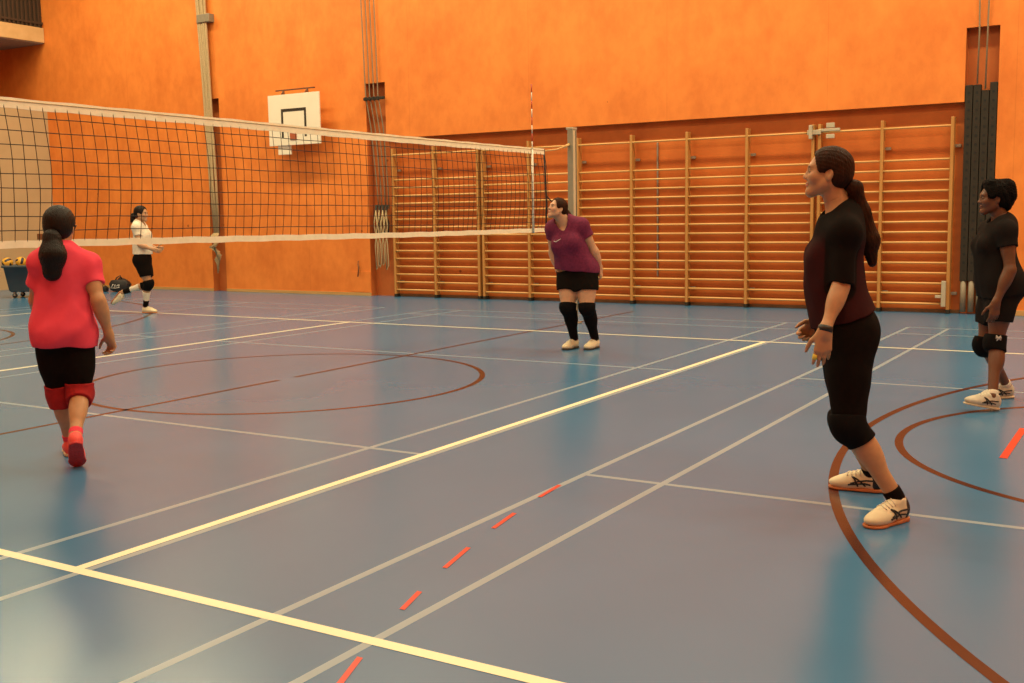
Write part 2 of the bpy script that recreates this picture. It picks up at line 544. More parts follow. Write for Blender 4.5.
# ---------------------------------------------------------------- ropes in the left slots
for i in range(4):
    x = -5.95 + i * .095
    t = thing('pull_rope', 'thin grey rope hanging down into the slot left of the wall bars', 'rope', (x, WY + .0, 0), 'ropes in the slot left of the wall bars')
    bm = bmesh.new()
    tube(bm, [(-.14 + .01 * i, -.05, ZC - .03), (0, -.05, 3.7), (.05, .02, 3.1), (.12 - i * .01, .06, 2.0), (.14 - i * .015, .06, 1.62)], .011, 8)
    link('rope', bm, M['rope_grey'], t)
    bm = bmesh.new()
    z0 = .80 + .04 * (i % 3)
    cx = .14 - i * .015
    tube(bm, [(cx, .0, 1.70), (cx - .03, -.01, 1.5), (cx + .025, -.01, 1.36), (cx, -.0, 1.12)], .028, 8)
    link('dark_strap', bm, M['dark_metal'], t)
    bm = bmesh.new()
    w = .035
    tube(bm, [(cx, -.03, 1.60), (cx + w, -.045, 1.3), (cx - w * .6, -.045, .95), (cx - w * .3, -.04, z0 - .3), (cx + w, -.04, z0 - .22), (cx + w * .8, -.05, 1.0), (cx - w, -.045, 1.35), (cx, -.03, 1.58)], .011, 8)
    link('rope_loop', bm, M['rope'], t)
bm = bmesh.new()
box(bm, -.28, .20, -.065, -.03, 3.61, 3.66, .008)
for i in range(4):
    box(bm, -.235 + i * .095 - .02, -.235 + i * .095 + .02, -.075, -.02, 3.60, 3.67, .008)
o = link('rope_guide_bar', bm, M['dark_metal'])
o.location = (-5.72, WY, 0)
tag(o, 'dark guide bar that four grey ropes run through across the slot', 'bracket')
bm = bmesh.new()
tube(bm, [(0, -.002, .42), (0, -.03, .40), (.01, -.035, .2)], .008, 6)
tube(bm, [(-.005, -.03, .36), (.03, -.05, .30), (.0, -.05, .12)], .012, 6)
o = link('wall_hook', bm, M['handle'])
o.location = (-6.27, WY, .24)
tag(o, 'small dark hook low on the orange wall, left of the slot by the wall bars', 'hook')
bm = bmesh.new()
box(bm, -.24, .24, -.012, 0, .07, .46, .003)
o = link('wall_hatch', bm, M['orange'])
o.location = (-6.24, WY, 0)
tag(o, 'small square orange hatch low on the wall, below the dark hook', 'hatch')

# bundle of climbing ropes hanging at a slant before the far left slot
for i in range(5):
    t = thing('climbing_rope', 'beige climbing rope in the slanting knotted bundle on the left wall', 'rope', (-10.02, WY - .04, 0), 'climbing ropes bundled on the left wall')
    a = i * .054
    bm = bmesh.new()
    jx = [rng.uniform(-.03, .03) for _ in range(5)]
    tube(bm, [(-.30 + a, -.05, ZC - .02), (-.165 + a * 1.05, -.05 - .02 * (i % 2), 5.9), (-.08 + a * .85, -.05 + .02 * (i % 2), 4.2), (.0 + a * .6 + jx[0], -.05 - .02 * (i % 2), 2.2), (.06 + a * .5, -.05, 1.2)], .026, 8)
    link('rope', bm, M['rope'], t)
    bm = bmesh.new()
    k = [(.06 + a * .5, -.05, 1.2), (-.03 + a * .9 + jx[1], -.10, 1.10), (.24 - a * .6, -.14, 1.02 - .03 * i), (-.02 + a * .5 + jx[2], -.13, .92), (.22 + jx[3], -.09, .82 - .04 * i), (.06 + a * .5, -.07, .66), (.14 + jx[4] * 1.5, -.06, .48 - .05 * (i % 3))]
    tube(bm, k, [.027, .030, .031, .030, .028, .022, .012], 8)
    link('rope_tail', bm, M['rope'], t)
bm = bmesh.new()
box(bm, -.16, .20, -.14, 0, 5.42, 5.58, .01)
o = link('rope_clamp', bm, M['foot_grey'])
o.location = (-10.0, WY, 0)
tag(o, 'metal clamp holding the climbing ropes high on the left wall', 'bracket')

# ---------------------------------------------------------------- backboard
t = thing('basketball_backboard', 'white practice basketball backboard with a black square above the net on the orange wall', 'backboard', (-7.49, 3.95, 2.865))
bm = bmesh.new()
box(bm, -.645, .645, -.015, .015, 0, .955, .004)
link('board', bm, M['board'], t)
bm = bmesh.new()
for b in ((-.315, .315, .63, .685), (-.315, -.265, .15, .63), (.265, .315, .15, .63)):
    box(bm, b[0], b[1], -.018, -.014, b[2], b[3])
link('target_square', bm, M['line_dark'], t)
bm = bmesh.new()
box(bm, -.10, .06, -.03, -.015, .10, .26, .004)
link('rim_plate', bm, M['rim'], t)
bm = bmesh.new()
ring = [(-.02 + .225 * math.cos(a), -.03 - .25 + .225 * math.sin(a), .17) for a in [i * math.pi / 16 for i in range(33)]]
ring = [(x * .25 - .015, -.05 - .02 * math.cos(i), .17 - .22 * abs(math.sin(i * math.pi / 32)) * .6) for i, (x, y, z) in enumerate(ring)]
box(bm, -.46, -.14, .02, .06, -.17, .06, .004)
link('lower_plate', bm, M['board'], t)
bm = bmesh.new()
box(bm, -.50, .48, .05, .08, 1.035, 1.06, .004)
for x in (-.3, .3):
    tube(bm, [(x, .065, 1.04), (x - .05, .03, .93)], .018, 8)
    tube(bm, [(x, .02, .7), (x, .292, .7)], .02, 8)
    tube(bm, [(x, .065, 1.04), (x, .08, .9)], .015, 8)
    tube(bm, [(x, .02, .15), (x, .292, .15)], .02, 8)
link('support_arm', bm, M['handle'], t)

# ---------------------------------------------------------------- volleyball net
NT, NB = 2.265, 1.265
NY0, NY1 = .36, -9.14
net = thing('volleyball_net', 'dark mesh volleyball net with white top and bottom tapes across the court', 'net', (0, 0, 0))
def netx(y, z):
    """slight belly of the slack netting"""
    u = (z - NB) / (NT - NB)
    return .055 * math.sin(math.pi * min(1, max(0, (1 - u)))) * (0.35 + .65 * (math.sin(y * .9 + 1.3) * .5 + .5)) - .02
def nlift(y):
    t = min(1, max(0, (-y - 1.5) / 6.))
    return t * t * (3 - 2 * t)
bm = bmesh.new()
ny = 95
for i in range(ny + 1):
    y = NY0 + (NY1 - NY0) * i / ny
    pts = []
    for k in range(11):
        z = NB + (NT - NB) * k / 10
        wob = .005 * math.sin(i * 1.7 + k * .9) * math.sin(math.pi * k / 10) + .02 * (1 - k / 10) ** 2 * math.sin(i * .35)
        pts.append((netx(y, z), y + wob, z + nlift(y) * (.032 * (1 - k / 10) + .012 * k / 10)))
    tube(bm, pts, .0033, 4, cap=False)
for k in range(1, 10):
    z = NB + (NT - NB) * k / 10
    pts = [(netx(y, z), y, z + .002 * math.sin(y * 7 + k) + nlift(y) * (.032 * (1 - k / 10) + .012 * k / 10)) for y in [NY0 + (NY1 - NY0) * j / 190 for j in range(191)]]
    tube(bm, pts, .0033, 4, cap=False)
link('netting', bm, M['netcord'], net)
def tape(name, z0, z1, lift=.0):
    bm = bmesh.new()
    n = 60
    rings = []
    for j in range(n + 1):
        y = NY0 + (NY1 - NY0) * j / n
        dz = nlift(y) * lift + .003 * math.sin(j * 1.9)
        dx = -.02
        rings.append([bm.verts.new(v) for v in ((dx - .006, y, z0 + dz), (dx + .006, y, z0 + dz), (dx + .006, y, z1 + dz), (dx - .006, y, z1 + dz))])
    for a, b in zip(rings[:-1], rings[1:]):
        for k in range(4):
            bm.faces.new((a[k], a[(k + 1) % 4], b[(k + 1) % 4], b[k]))
    bm.faces.new(rings[0]); bm.faces.new(rings[-1][::-1])
    return link(name, bm, M['tape'], net)
tape('top_tape', NT - .045, NT + .026, .014)
tape('bottom_tape', NB - .026, NB + .026, .034)
bm = bmesh.new()
tube(bm, [(-.013, y, NT + .006 + .014 * nlift(y)) for y in [NY0 + (NY1 - NY0) * j / 60 for j in range(61)]], .0035, 6)
link('tape_seam', bm, M['rope'], net)
bm = bmesh.new()
tube(bm, [(-.02, NY0, NT + .02), (-.02, NY0 + .03, 1.9), (-.02, NY0 + .05, 1.6), (-.02, NY0 + .03, NB - .02)], .012, 8)
link('side_cord', bm, M['cordblack'], net)
bm = bmesh.new()
tube(bm, [(-.02, NY0, NT), (-.02, .7, 2.30), (-.01, 1.02, 2.375)], .010, 8)
tube(bm, [(-.02, .9, 2.34), (-.01, 1.01, 2.375)], .02, 8)
link('top_rope', bm, M['orange_rope'], net)
bm = bmesh.new()
tube(bm, [(-.02, NY0 + .05, 1.70), (-.02, .6, 1.60), (-.01, 1.02, 1.47)], .007, 8)
link('lower_rope', bm, M['cordblack'], net)

t = thing('net_antenna', 'slim red and white striped antenna standing up from the net end', 'antenna', (-.0, .03, NB))
for i in range(8):
    bm = bmesh.new()
    tube(bm, [(0, 0, 1.0 + i * .1), (0, 0, 1.1 + i * .1)], .0065, 8)
    link('rod_stripe', bm, M['white'] if i % 2 == 0 else M['red'], t)
bm = bmesh.new()
tube(bm, [(0, 0, -.03), (0, 0, 1.0)], .014, 8)
link('sleeve', bm, M['white'], t)

t = thing('net_post', 'grey aluminium volleyball net post in front of the wall bars', 'post', (0, 1.07, 0))
bm = bmesh.new()
box(bm, -.036, .05, -.055, .055, .02, 2.58, .008)
link('pole', bm, M['post_grey'], t)
bm = bmesh.new()
box(bm, .048, .054, -.054, .008, .05, 2.56, .001)
link('pole_channel', bm, M['post_pale'], t)
bm = bmesh.new()
box(bm, .05, .056, .010, .022, .05, 2.56, .001)
link('channel_slot', bm, M['hole'], t)
bm = bmesh.new()
box(bm, -.054, .054, -.059, .059, 2.57, 2.60, .006)
link('end_cap', bm, M['alu'], t)
bm = bmesh.new()
lathe(bm, [(.12, 0), (.12, .012), (.09, .02)], 24)
link('base_plate', bm, M['steel'], t)
bm = bmesh.new()
box(bm, .05, .12, -.05, .05, .85, 1.05, .01)
tube(bm, [(.12, 0, .95), (.17, 0, .95), (.17, .0, .80)], .01, 8)
link('winch', bm, M['dark_metal'], t)

# ---------------------------------------------------------------- ball cart, balls, bags, handle plate
t = thing('ball_cart', 'blue grey plastic ball cart on castors by the beige wall at far left', 'cart', (-12.50, 1.65, 0), rz=math.radians(32))
bm = bmesh.new()
r0, r1, r2 = [], [], []
def rr(hx, hy, z, c=.06, n=5):
    out = []
    for qx, qy, a0 in ((1, 1, 0), (-1, 1, 90), (-1, -1, 180), (1, -1, 270)):
        for k in range(n):
            a = math.radians(a0 + 90 * k / (n - 1))
            out.append(bm.verts.new((qx * (hx - c) + c * math.cos(a), qy * (hy - c) + c * math.sin(a), z)))
    return out
prof = [rr(.33, .24, .12), rr(.355, .26, .15), rr(.42, .305, .60), rr(.45, .33, .60), rr(.45, .33, .645), rr(.41, .295, .645), rr(.36, .26, .575)]
for a, b in zip(prof[:-1], prof[1:]):
    n = len(a)
    for k in range(n):
        bm.faces.new((a[k], a[(k + 1) % n], b[(k + 1) % n], b[k])).smooth = True
bm.faces.new(prof[0][::-1]); bm.faces.new(prof[-1])
link('bin', bm, M['cart'], t)
for sx in (-1, 1):
    for sy in (-1, 1):
        bm = bmesh.new()
        lathe(bm, [(.02, -.018), (.045, -.016), (.05, 0), (.045, .016), (.02, .018)], 16, Matrix.Translation((sx * .26, sy * .18, .05)) @ Matrix.Rotation(math.pi / 2, 4, 'X'))
        w = link('castor', bm, M['black'], t)
        bm = bmesh.new()
        box(bm, sx * .26 - .02, sx * .26 + .02, sy * .18 - .03, sy * .18 - .022, .04, .135, .002)
        box(bm, sx * .26 - .02, sx * .26 + .02, sy * .18 + .022, sy * .18 + .03, .04, .135, .002)
        link('castor_fork', bm, M['steel'], w)

def volleyball(label, loc, rot):
    bm = bmesh.new()
    n = 15
    R = .105
    for ax in range(3):
        for sg in (-1, 1):
            grid = []
            for i in range(n + 1):
                row = []
                for j in range(n + 1):
                    u, v = 2 * i / n - 1, 2 * j / n - 1
                    p = [0, 0, 0]
                    p[ax] = sg
                    p[(ax + 1) % 3] = math.tan(u * math.pi / 4)
                    p[(ax + 2) % 3] = math.tan(v * math.pi / 4)
                    r = R
                    if i in (0, 5, 10, n) or j in (0, n):
                        r -= .0018
                    row.append(bm.verts.new(Vector(p).normalized() * r))
                grid.append(row)
            for i in range(n):
                for j in range(n):
                    f = bm.faces.new((grid[i][j], grid[i + 1][j], grid[i + 1][j + 1], grid[i][j + 1]))
                    f.material_index = 1 if (5 <= i < 10) else 0
                    f.smooth = True
    bmesh.ops.remove_doubles(bm, verts=bm.verts, dist=1e-5)
    bmesh.ops.recalc_face_normals(bm, faces=bm.faces)
    o = link('volleyball', bm, [M['vb_yellow'], M['vb_blue']])
    o.location = loc
    o.rotation_euler = rot
    return tag(o, label, 'ball', 'volleyballs in the cart')
volleyball('yellow and dark blue volleyball on top of the cart, nearest the cart left edge', (-12.86, 1.40, .69), (.4, .8, .2))
volleyball('yellow and dark blue volleyball on top of the cart, second from its left edge', (-12.64, 1.55, .70), (1.2, .3, 1.1))

bm = bmesh.new()
box(bm, -.005, .012, -.13, .13, -.065, .065, .006)
o = link('recess_handle', bm, M['handle'])
o.location = (XL + .001, 3.91, 1.16)
tag(o, 'dark brown handle plate on the beige wall above the ball cart', 'handle')

def soft_bag(name, label, loc, sx, sy, sz, rz):
    t = thing(name, label, 'bag', loc, rz=rz)
    bm = bmesh.new()
    bmesh.ops.create_cube(bm, size=1)
    bmesh.ops.subdivide_edges(bm, edges=bm.edges[:], cuts=9, use_grid_fill=True)
    for v in bm.verts:
        p = v.co * 2
        q = p.normalized() * max(abs(p.x), abs(p.y), abs(p.z))
        w = p * .45 + q * .55
        sag = .10 * math.sin(w.x * 4 + w.y * 3) * (1 if w.z > 0 else .2)
        z = max(w.z, -.9) * (1 - .28 * w.x * w.x) + sag
        v.co = Vector((w.x * sx / 2 * (1 + .05 * math.sin(w.z * 6)), w.y * sy / 2, (z + .9) / 1.85 * sz))
    link('bag_body', bm, M['bag'], t, True)
    return t
t = soft_bag('sports_bag', 'black sports bag with a pale mark on the floor by the orange wall', (-12.05, 3.42, 0), .44, .28, .27, math.radians(32))
bm = bmesh.new()
tube(bm, [(-.10, -.03, .22), (-.05, -.05, .30), (.02, -.04, .34), (.05, -.03, .26)], .013, 8)
tube(bm, [(-.10, .04, .22), (0, .05, .31), (.08, .04, .23)], .013, 8)
link('bag_strap', bm, M['cordblack'], t)
bm = bmesh.new()
for a in ((-.15, .10, -.10, .17), (-.09, .10, -.06, .16), (-.05, .12, -.0, .15), (.0, .10, .02, .16)):
    tube(bm, [(a[0], -.142, a[1]), ((a[0] + a[2]) / 2 + .01, -.146, (a[1] + a[3]) / 2), (a[2], -.142, a[3])], .009, 6)
tube(bm, [(-.15, -.142, .09), (-.05, -.146, .085), (.03, -.142, .10)], .008, 6)
link('bag_print', bm, M['print'], t)
t = soft_bag('pouch', 'small dark pouch on the floor left of the black sports bag', (-12.40, 3.3, 0), .15, .12, .12, .3)
bm = bmesh.new()
tube(bm, [(-.05, -.02, .11), (0, -.03, .16), (.05, -.02, .11)], .008, 6)
link('pouch_loop', bm, M['cordblack'], t)

# ---------------------------------------------------------------- light and camera
w = bpy.data.worlds.new('World')
S.world = w
w.use_nodes = True
w.node_tree.nodes['Background'].inputs['Color'].default_value = (1, .8, .5, 1)
w.node_tree.nodes['Background'].inputs['Strength'].default_value = .03
LC = (1., .84, .50)
for lx in (-12.5, -8.0, -3.0, 2.0, 7.0, 11.5):
    for ly in (-10., -5.0, 1.2):
        ld = bpy.data.lights.new('ceiling_lamp', 'AREA')
        ld.shape = 'RECTANGLE'
        ld.size, ld.size_y = 3.0, .5
        ld.energy = 345 if ly > -2 else 165
        ld.color = LC
        lo = bpy.data.objects.new('ceiling_lamp', ld)
        lo.location = (lx, ly, ZC - .12)
        COL.objects.link(lo)
cam = bpy.data.cameras.new('camera')
co = bpy.data.objects.new('camera', cam)
COL.objects.link(co)
cam.sensor_width = 36
cam.lens = 1082.165 * 36 / 1024
cam.clip_end = 100
r_ = Vector((0.85497243, 0.51844373, -0.0154352)); u_ = Vector((-0.04611019, 0.10561474, 0.99333749)); f_ = Vector((-0.51661978, 0.84856445, -0.11420322))
mt = Matrix((r_, u_, -f_)).transposed().to_4x4()
mt.translation = Vector((6.85666, -11.78945, 1.4361))
co.matrix_world = mt
S.camera = co
S.view_settings.view_transform = 'Standard'
S.view_settings.look = 'None'
S.view_settings.exposure = 0.0

# ================================================================ people: signed-distance modelling
F32 = np.float32
def nrm(v):
    v = np.asarray(v, float)
    return v / max(1e-9, np.linalg.norm(v))

def A(*v):
    return np.array(v, float)

FAR = 0.15
class Prim:
    """one rounded limb segment or ellipsoid of a smooth union"""
    __slots__ = ('t', 'a', 'b', 'ra', 'rb', 'c', 'R', 'k', 'Mx', 'r', 'tag', 'sub', 'cut')

def RC(a, b, ra, rb, k=.02, tag='', cut=None):
    p = Prim(); p.t = 0; p.a = np.asarray(a, F32); p.b = np.asarray(b, F32); p.ra = ra; p.rb = rb
    p.c = (p.a + p.b) / 2; p.R = float(np.linalg.norm(p.b - p.a)) / 2 + max(ra, rb); p.k = k; p.tag = tag; p.sub = False; p.cut = cut
    return p

def EL(c, axes, r, k=.02, tag='', sub=False, cut=None):
    """axes: 3 row vectors"""
    p = Prim(); p.t = 1; p.c = np.asarray(c, F32); p.Mx = np.asarray(axes, F32); p.r = np.asarray(r, F32); p.R = float(max(r)); p.k = k; p.tag = tag; p.sub = sub; p.cut = cut
    return p

def prim_d(p, X, off):
    if p.t == 0:
        ba = p.b - p.a
        pa = X - p.a
        L2 = float(ba @ ba) + 1e-9
        h = np.clip((pa @ ba) / L2, 0, 1)
        q = pa - h[:, None] * ba
        d = np.sqrt(np.einsum('ij,ij->i', q, q)) - (p.ra + (p.rb - p.ra) * h) - off
    else:
        q = (X - p.c) @ p.Mx.T
        r = p.r + off if not p.sub else p.r
        q1 = q / r
        k0 = np.sqrt(np.einsum('ij,ij->i', q1, q1))
        q2 = q1 / r
        k1 = np.sqrt(np.einsum('ij,ij->i', q2, q2)) + 1e-6
        d = k0 * (k0 - 1) / k1
    if p.cut:
        for c, n in p.cut:
            d = np.maximum(d, (X - np.asarray(c, F32)) @ np.asarray(n, F32))
    return d

def smin(a, b, k):
    if k <= 0:
        return np.minimum(a, b)
    h = np.maximum(k - np.abs(a - b), 0) / k
    return np.minimum(a, b) - h * h * k * .25

def sd(prims, X, off=0., kmul=1.):
    d = np.full(len(X), FAR, F32)
    lo = X.min(0); hi = X.max(0)
    c = (lo + hi) / 2; R = float(np.linalg.norm(hi - lo)) / 2
    big = R > .5
    for p in prims:
        if not big and float(np.linalg.norm(c - p.c)) - R - p.R - off > FAR:
            continue
        e = prim_d(p, X, off)
        if p.sub:
            d = -smin(-d, e, p.k * kmul)
        else:
            d = smin(d, e, p.k * kmul)
    return d

def folds(X, amp, fr, seed=0, dirv=(0, 0, 1), sq=.45):
    """soft cloth folds, stretched along dirv"""
    rg = np.random.RandomState(seed)
    dv = nrm(dirv)
    Y = X - np.outer(X @ dv, dv) * (1 - sq)
    out = np.zeros(len(X), F32)
    ph = (Y @ rg.normal(size=3)) * fr * .5
    for i in range(4):
        w = rg.normal(size=3); w = w / np.linalg.norm(w) * fr * (1 + .6 * i)
        out += np.sin(Y @ w + rg.uniform(0, 6) + 1.3 * np.sin(ph + i)) / (1 + .7 * i)
    return (out * amp / 2).astype(F32)

def sdf_mesh(f, lo, hi, h):
    """sparse evaluation on a grid, then surface nets"""
    B = 10
    lo = np.asarray(lo, float) - 2 * h
    n = np.ceil((np.asarray(hi, float) + 2 * h - lo) / h / B).astype(int)
    nc = n * B + 1
    bi = np.stack(np.meshgrid(*[np.arange(k) for k in n], indexing='ij'), -1).reshape(-1, 3)
    cen = (lo + (bi + .5) * B * h).astype(F32)
    dc = f(cen)
    D = np.empty(nc, F32)
    keep = np.abs(dc) < B * h * .87 * 1.6 + .012
    D[:] = 1.
    for (i, j, k), v in zip(bi[~keep], dc[~keep]):
        if v < 0:
            D[i * B:i * B + B + 1, j * B:j * B + B + 1, k * B:k * B + B + 1] = -1.
    ax = np.arange(B + 1)
    loc = np.stack(np.meshgrid(ax, ax, ax, indexing='ij'), -1).reshape(-1, 3)
    for i, j, k in bi[keep]:
        X = (lo + (loc + (i * B, j * B, k * B)) * h).astype(F32)
        D[i * B:i * B + B + 1, j * B:j * B + B + 1, k * B:k * B + B + 1] = f(X).reshape(B + 1, B + 1, B + 1)
    s = D < 0
    cs = [(a, b, c) for a in (0, 1) for b in (0, 1) for c in (0, 1)]
    m = nc - 1
    cnt = np.zeros(m, np.int8)
    for a, b, c in cs:
        cnt += s[a:a + m[0], b:b + m[1], c:c + m[2]]
    act = np.argwhere((cnt > 0) & (cnt < 8))
    idx = np.full(m, -1, np.int32)
    idx[act[:, 0], act[:, 1], act[:, 2]] = np.arange(len(act))
    vals = np.stack([D[act[:, 0] + a, act[:, 1] + b, act[:, 2] + c] for a, b, c in cs], 1)
    acc = np.zeros((len(act), 3)); w = np.zeros(len(act))
    for p in range(8):
        for q in range(p + 1, 8):
            df = [abs(cs[p][t] - cs[q][t]) for t in range(3)]
            if sum(df) != 1:
                continue
            va, vb = vals[:, p], vals[:, q]
            x = (va < 0) != (vb < 0)
            t = np.where(x, va / np.where(x, va - vb, 1), 0)
            pt = np.array(cs[p]) + t[:, None] * (np.array(cs[q]) - np.array(cs[p]))
            acc += pt * x[:, None]; w += x
    V = lo + (act + acc / w[:, None]) * h
    quads = []
    for a in range(3):
        b, c = (a + 1) % 3, (a + 2) % 3
        sl0 = [slice(1, None)] * 3; sl1 = [slice(1, None)] * 3
        sl0[a] = slice(0, -1); sl1[a] = slice(1, None)
        s0 = s[tuple(sl0)]; s1 = s[tuple(sl1)]
        e = np.argwhere(s0 != s1)
        off = np.ones(3, int); off[a] = 0
        e2 = e + off
        ok = (e2[:, b] < m[b]) & (e2[:, c] < m[c]) & (e2[:, a] < m[a])
        e, e2 = e[ok], e2[ok]
        flip = s0[e[:, 0], e[:, 1], e[:, 2]]
        ids = []
        for db, dc_ in ((-1, -1), (0, -1), (0, 0), (-1, 0)):
            g_ = e2.copy(); g_[:, b] += db; g_[:, c] += dc_
            ids.append(idx[g_[:, 0], g_[:, 1], g_[:, 2]])
        Q = np.stack(ids, 1)
        Q[~flip] = Q[~flip][:, ::-1]
        quads.append(Q)
    Q = np.concatenate(quads)
    Q = Q[(Q >= 0).all(1)]
    return V, Q

def mesh_obj(name, V, Q, m, parent=None, col=None):
    me = bpy.data.meshes.new(name)
    me.vertices.add(len(V)); me.vertices.foreach_set('co', V.astype(F32).ravel())
    me.loops.add(Q.size); me.loops.foreach_set('vertex_index', Q.astype(np.int32).ravel())
    me.polygons.add(len(Q)); me.polygons.foreach_set('loop_start', np.arange(0, Q.size, 4, dtype=np.int32))
    me.polygons.foreach_set('use_smooth', np.ones(len(Q), bool))
    me.update(calc_edges=True)
    me.validate()
    me.materials.append(m)
    if col is not None:
        at = me.color_attributes.new('Col', 'FLOAT_COLOR', 'POINT')
        c4 = np.ones((len(V), 4), F32); c4[:, :3] = col(V.astype(F32))
        at.data.foreach_set('color', c4.ravel())
    o = bpy.data.objects.new(name, me)
    COL.objects.link(o)
    if parent:
        o.parent = parent
    return o

def bounds(prims, pad):
    lo = np.min([p.c - p.R for p in prims], 0) - pad
    hi = np.max([p.c + p.R for p in prims], 0) + pad
    return lo, hi

def sdf_obj(name, f, prims, h, m, parent, col=None, pad=.03, lo=None, hi=None):
    l, u = bounds(prims, pad)
    if lo is not None:
        l = np.maximum(l, lo)
    if hi is not None:
        u = np.minimum(u, hi)
    V, Q = sdf_mesh(f, l, u, h)
    return mesh_obj(name, V, Q, m, parent, col)

def ramp(x, a, b):
    t = np.clip((x - a) / (b - a), 0, 1)
    return t * t * (3 - 2 * t)

M['skin'] = attr_mat('skin', .48, .06, 260, .12, .4)
M['cloth_col'] = attr_mat('knit_cloth', .88, .25, 500, 0, .06)
M['hair_brown'] = mat('brown_hair', (.040, .016, .008), .55, (.020, .008, .004), 60, bump=.5, bscale=150, stretch=(1, 1, .15), spec=.08)
M['hair_black'] = mat('black_hair', (.012, .007, .005), .5, (.006, .004, .003), 60, bump=.5, bscale=150, stretch=(1, 1, .15), spec=.2)
M['hair_curl'] = mat('curly_black_hair', (.007, .005, .004), .8, (.004, .003, .003), 90, bump=.8, bscale=120, spec=.08)
M['black_cloth'] = mat('black_stretch_cloth', (.009, .006, .005), .85, (.007, .005, .004), 40, bump=.15, bscale=400, spec=.06)
M['pad_black'] = mat('black_knee_pad', (.008, .007, .007), .8, bump=.3, bscale=300, spec=.05)
M['charcoal'] = mat('charcoal_cloth', (.014, .011, .010), .85, bump=.15, bscale=400, spec=.06)
M['pink_cloth'] = mat('coral_pink_cloth', (.78, .068, .115), .8, (.72, .055, .095), 12, bump=.15, bscale=450, spec=.2)
M['purple_cloth'] = mat('purple_heather_cloth', (.17, .022, .065), .8, (.11, .014, .045), 45, bump=.2, bscale=350, spec=.2)
M['white_cloth'] = mat('white_cloth', (.78, .72, .58), .8, bump=.15, bscale=400, spec=.2)
M['red_pad'] = mat('dark_red_knee_pad', (.36, .018, .020), .8, (.30, .014, .016), 40, bump=.3, bscale=300, spec=.2)
M['shoe_white'] = mat('cream_shoe_upper', (.74, .66, .46), .6, (.68, .60, .40), 20, bump=.15, bscale=250)
M['shoe_grey'] = mat('silver_white_shoe_upper', (.62, .58, .46), .5, (.46, .43, .34), 14, bump=.2, bscale=200)
M['shoe_pink'] = mat('coral_pink_shoe_upper', (.85, .10, .09), .6, (.78, .08, .07), 20, bump=.2, bscale=250)
M['sole_gum'] = mat('orange_gum_sole', (.50, .17, .05), .6, (.44, .14, .04), 10)
M['sole_pale'] = mat('pale_sole', (.60, .50, .34), .6)
M['sole_red'] = mat('red_sole', (.55, .030, .035), .6, (.45, .022, .028), 30, bump=.6, bscale=70)
M['sole_dark'] = mat('dark_sole', (.03, .022, .016), .6)
M['mark_black'] = mat('black_shoe_stripe', (.010, .009, .009), .6)
M['yellow_tape'] = mat('yellow_finger_tape', (.80, .62, .08), .6)
M['hair_tie'] = mat('grey_hair_tie', (.32, .26, .24), .6)
M['lens_frame'] = mat('dark_glasses_frame', (.02, .015, .012), .4)

def hand_prims(w, D, T, left, curl, sc=1., tag='hand', spread=.10, thumb=.6):
    D = nrm(D); T = nrm(np.asarray(T) - D * (np.asarray(T) @ D))
    N = np.cross(D, T) if left else np.cross(T, D)      # palm side
    P = lambda d, t, n: np.asarray(w) + (D * d + T * t + N * n) * sc
    pr = []
    base = [(.084, .028), (.089, .010), (.085, -.009), (.076, -.026)]
    ln = [.066, .074, .069, .054]
    for (d, t), L, i in zip(base, ln, range(4)):
        pr.append(RC(P(.002, t * .55, 0), P(d, t, 0), .0135 * sc, .0115 * sc, .014, tag))
    pr.append(RC(P(-.012, 0, 0), P(.015, 0, 0), .024 * sc, .022 * sc, .02, tag))
    pr.append(EL(P(.03, .022, .010), [D, T, N], A(.032, .014, .014) * sc, .014, tag))
    pr.append(EL(P(.035, -.020, .008), [D, T, N], A(.034, .012, .012) * sc, .014, tag))
    for (d, t), L, i in zip(base, ln, range(4)):
        p = P(d, t, 0)
        c = curl * (1 + .12 * i) if np.isscalar(curl) else curl[i]
        lat = T * (spread * (1.5 - i) * .55)
        ang = 0.
        rad = (.0092, .0083, .0075, .0064) if i < 3 else (.0080, .0072, .0065, .0056)
        for s, (fr, ca) in enumerate(((.45, .75), (.31, 1.0), (.24, .65))):
            ang += c * ca
            v = nrm(D * math.cos(ang) + N * math.sin(ang) + lat)
            q = p + v * L * fr * sc
            pr.append(RC(p, q, rad[s] * sc, rad[s + 1] * sc, .0035 if s else .006, tag))
            p = q
    p = P(.018, .022, .006)
    for s, (dd, tt, nn, L, r0, r1) in enumerate(((.70, .62 * (1 + thumb * .3), .28, .042, .0135, .0105), (.88, .30 + .25 * thumb, .35, .032, .0100, .0090), (.93, .15 + .2 * thumb, .36, .026, .0088, .0066))):
        q = p + nrm(D * dd + T * tt + N * nn) * L * sc
        pr.append(RC(p, q, r0 * sc, r1 * sc, .010 if s == 0 else .004, tag))
        p = q
    return pr

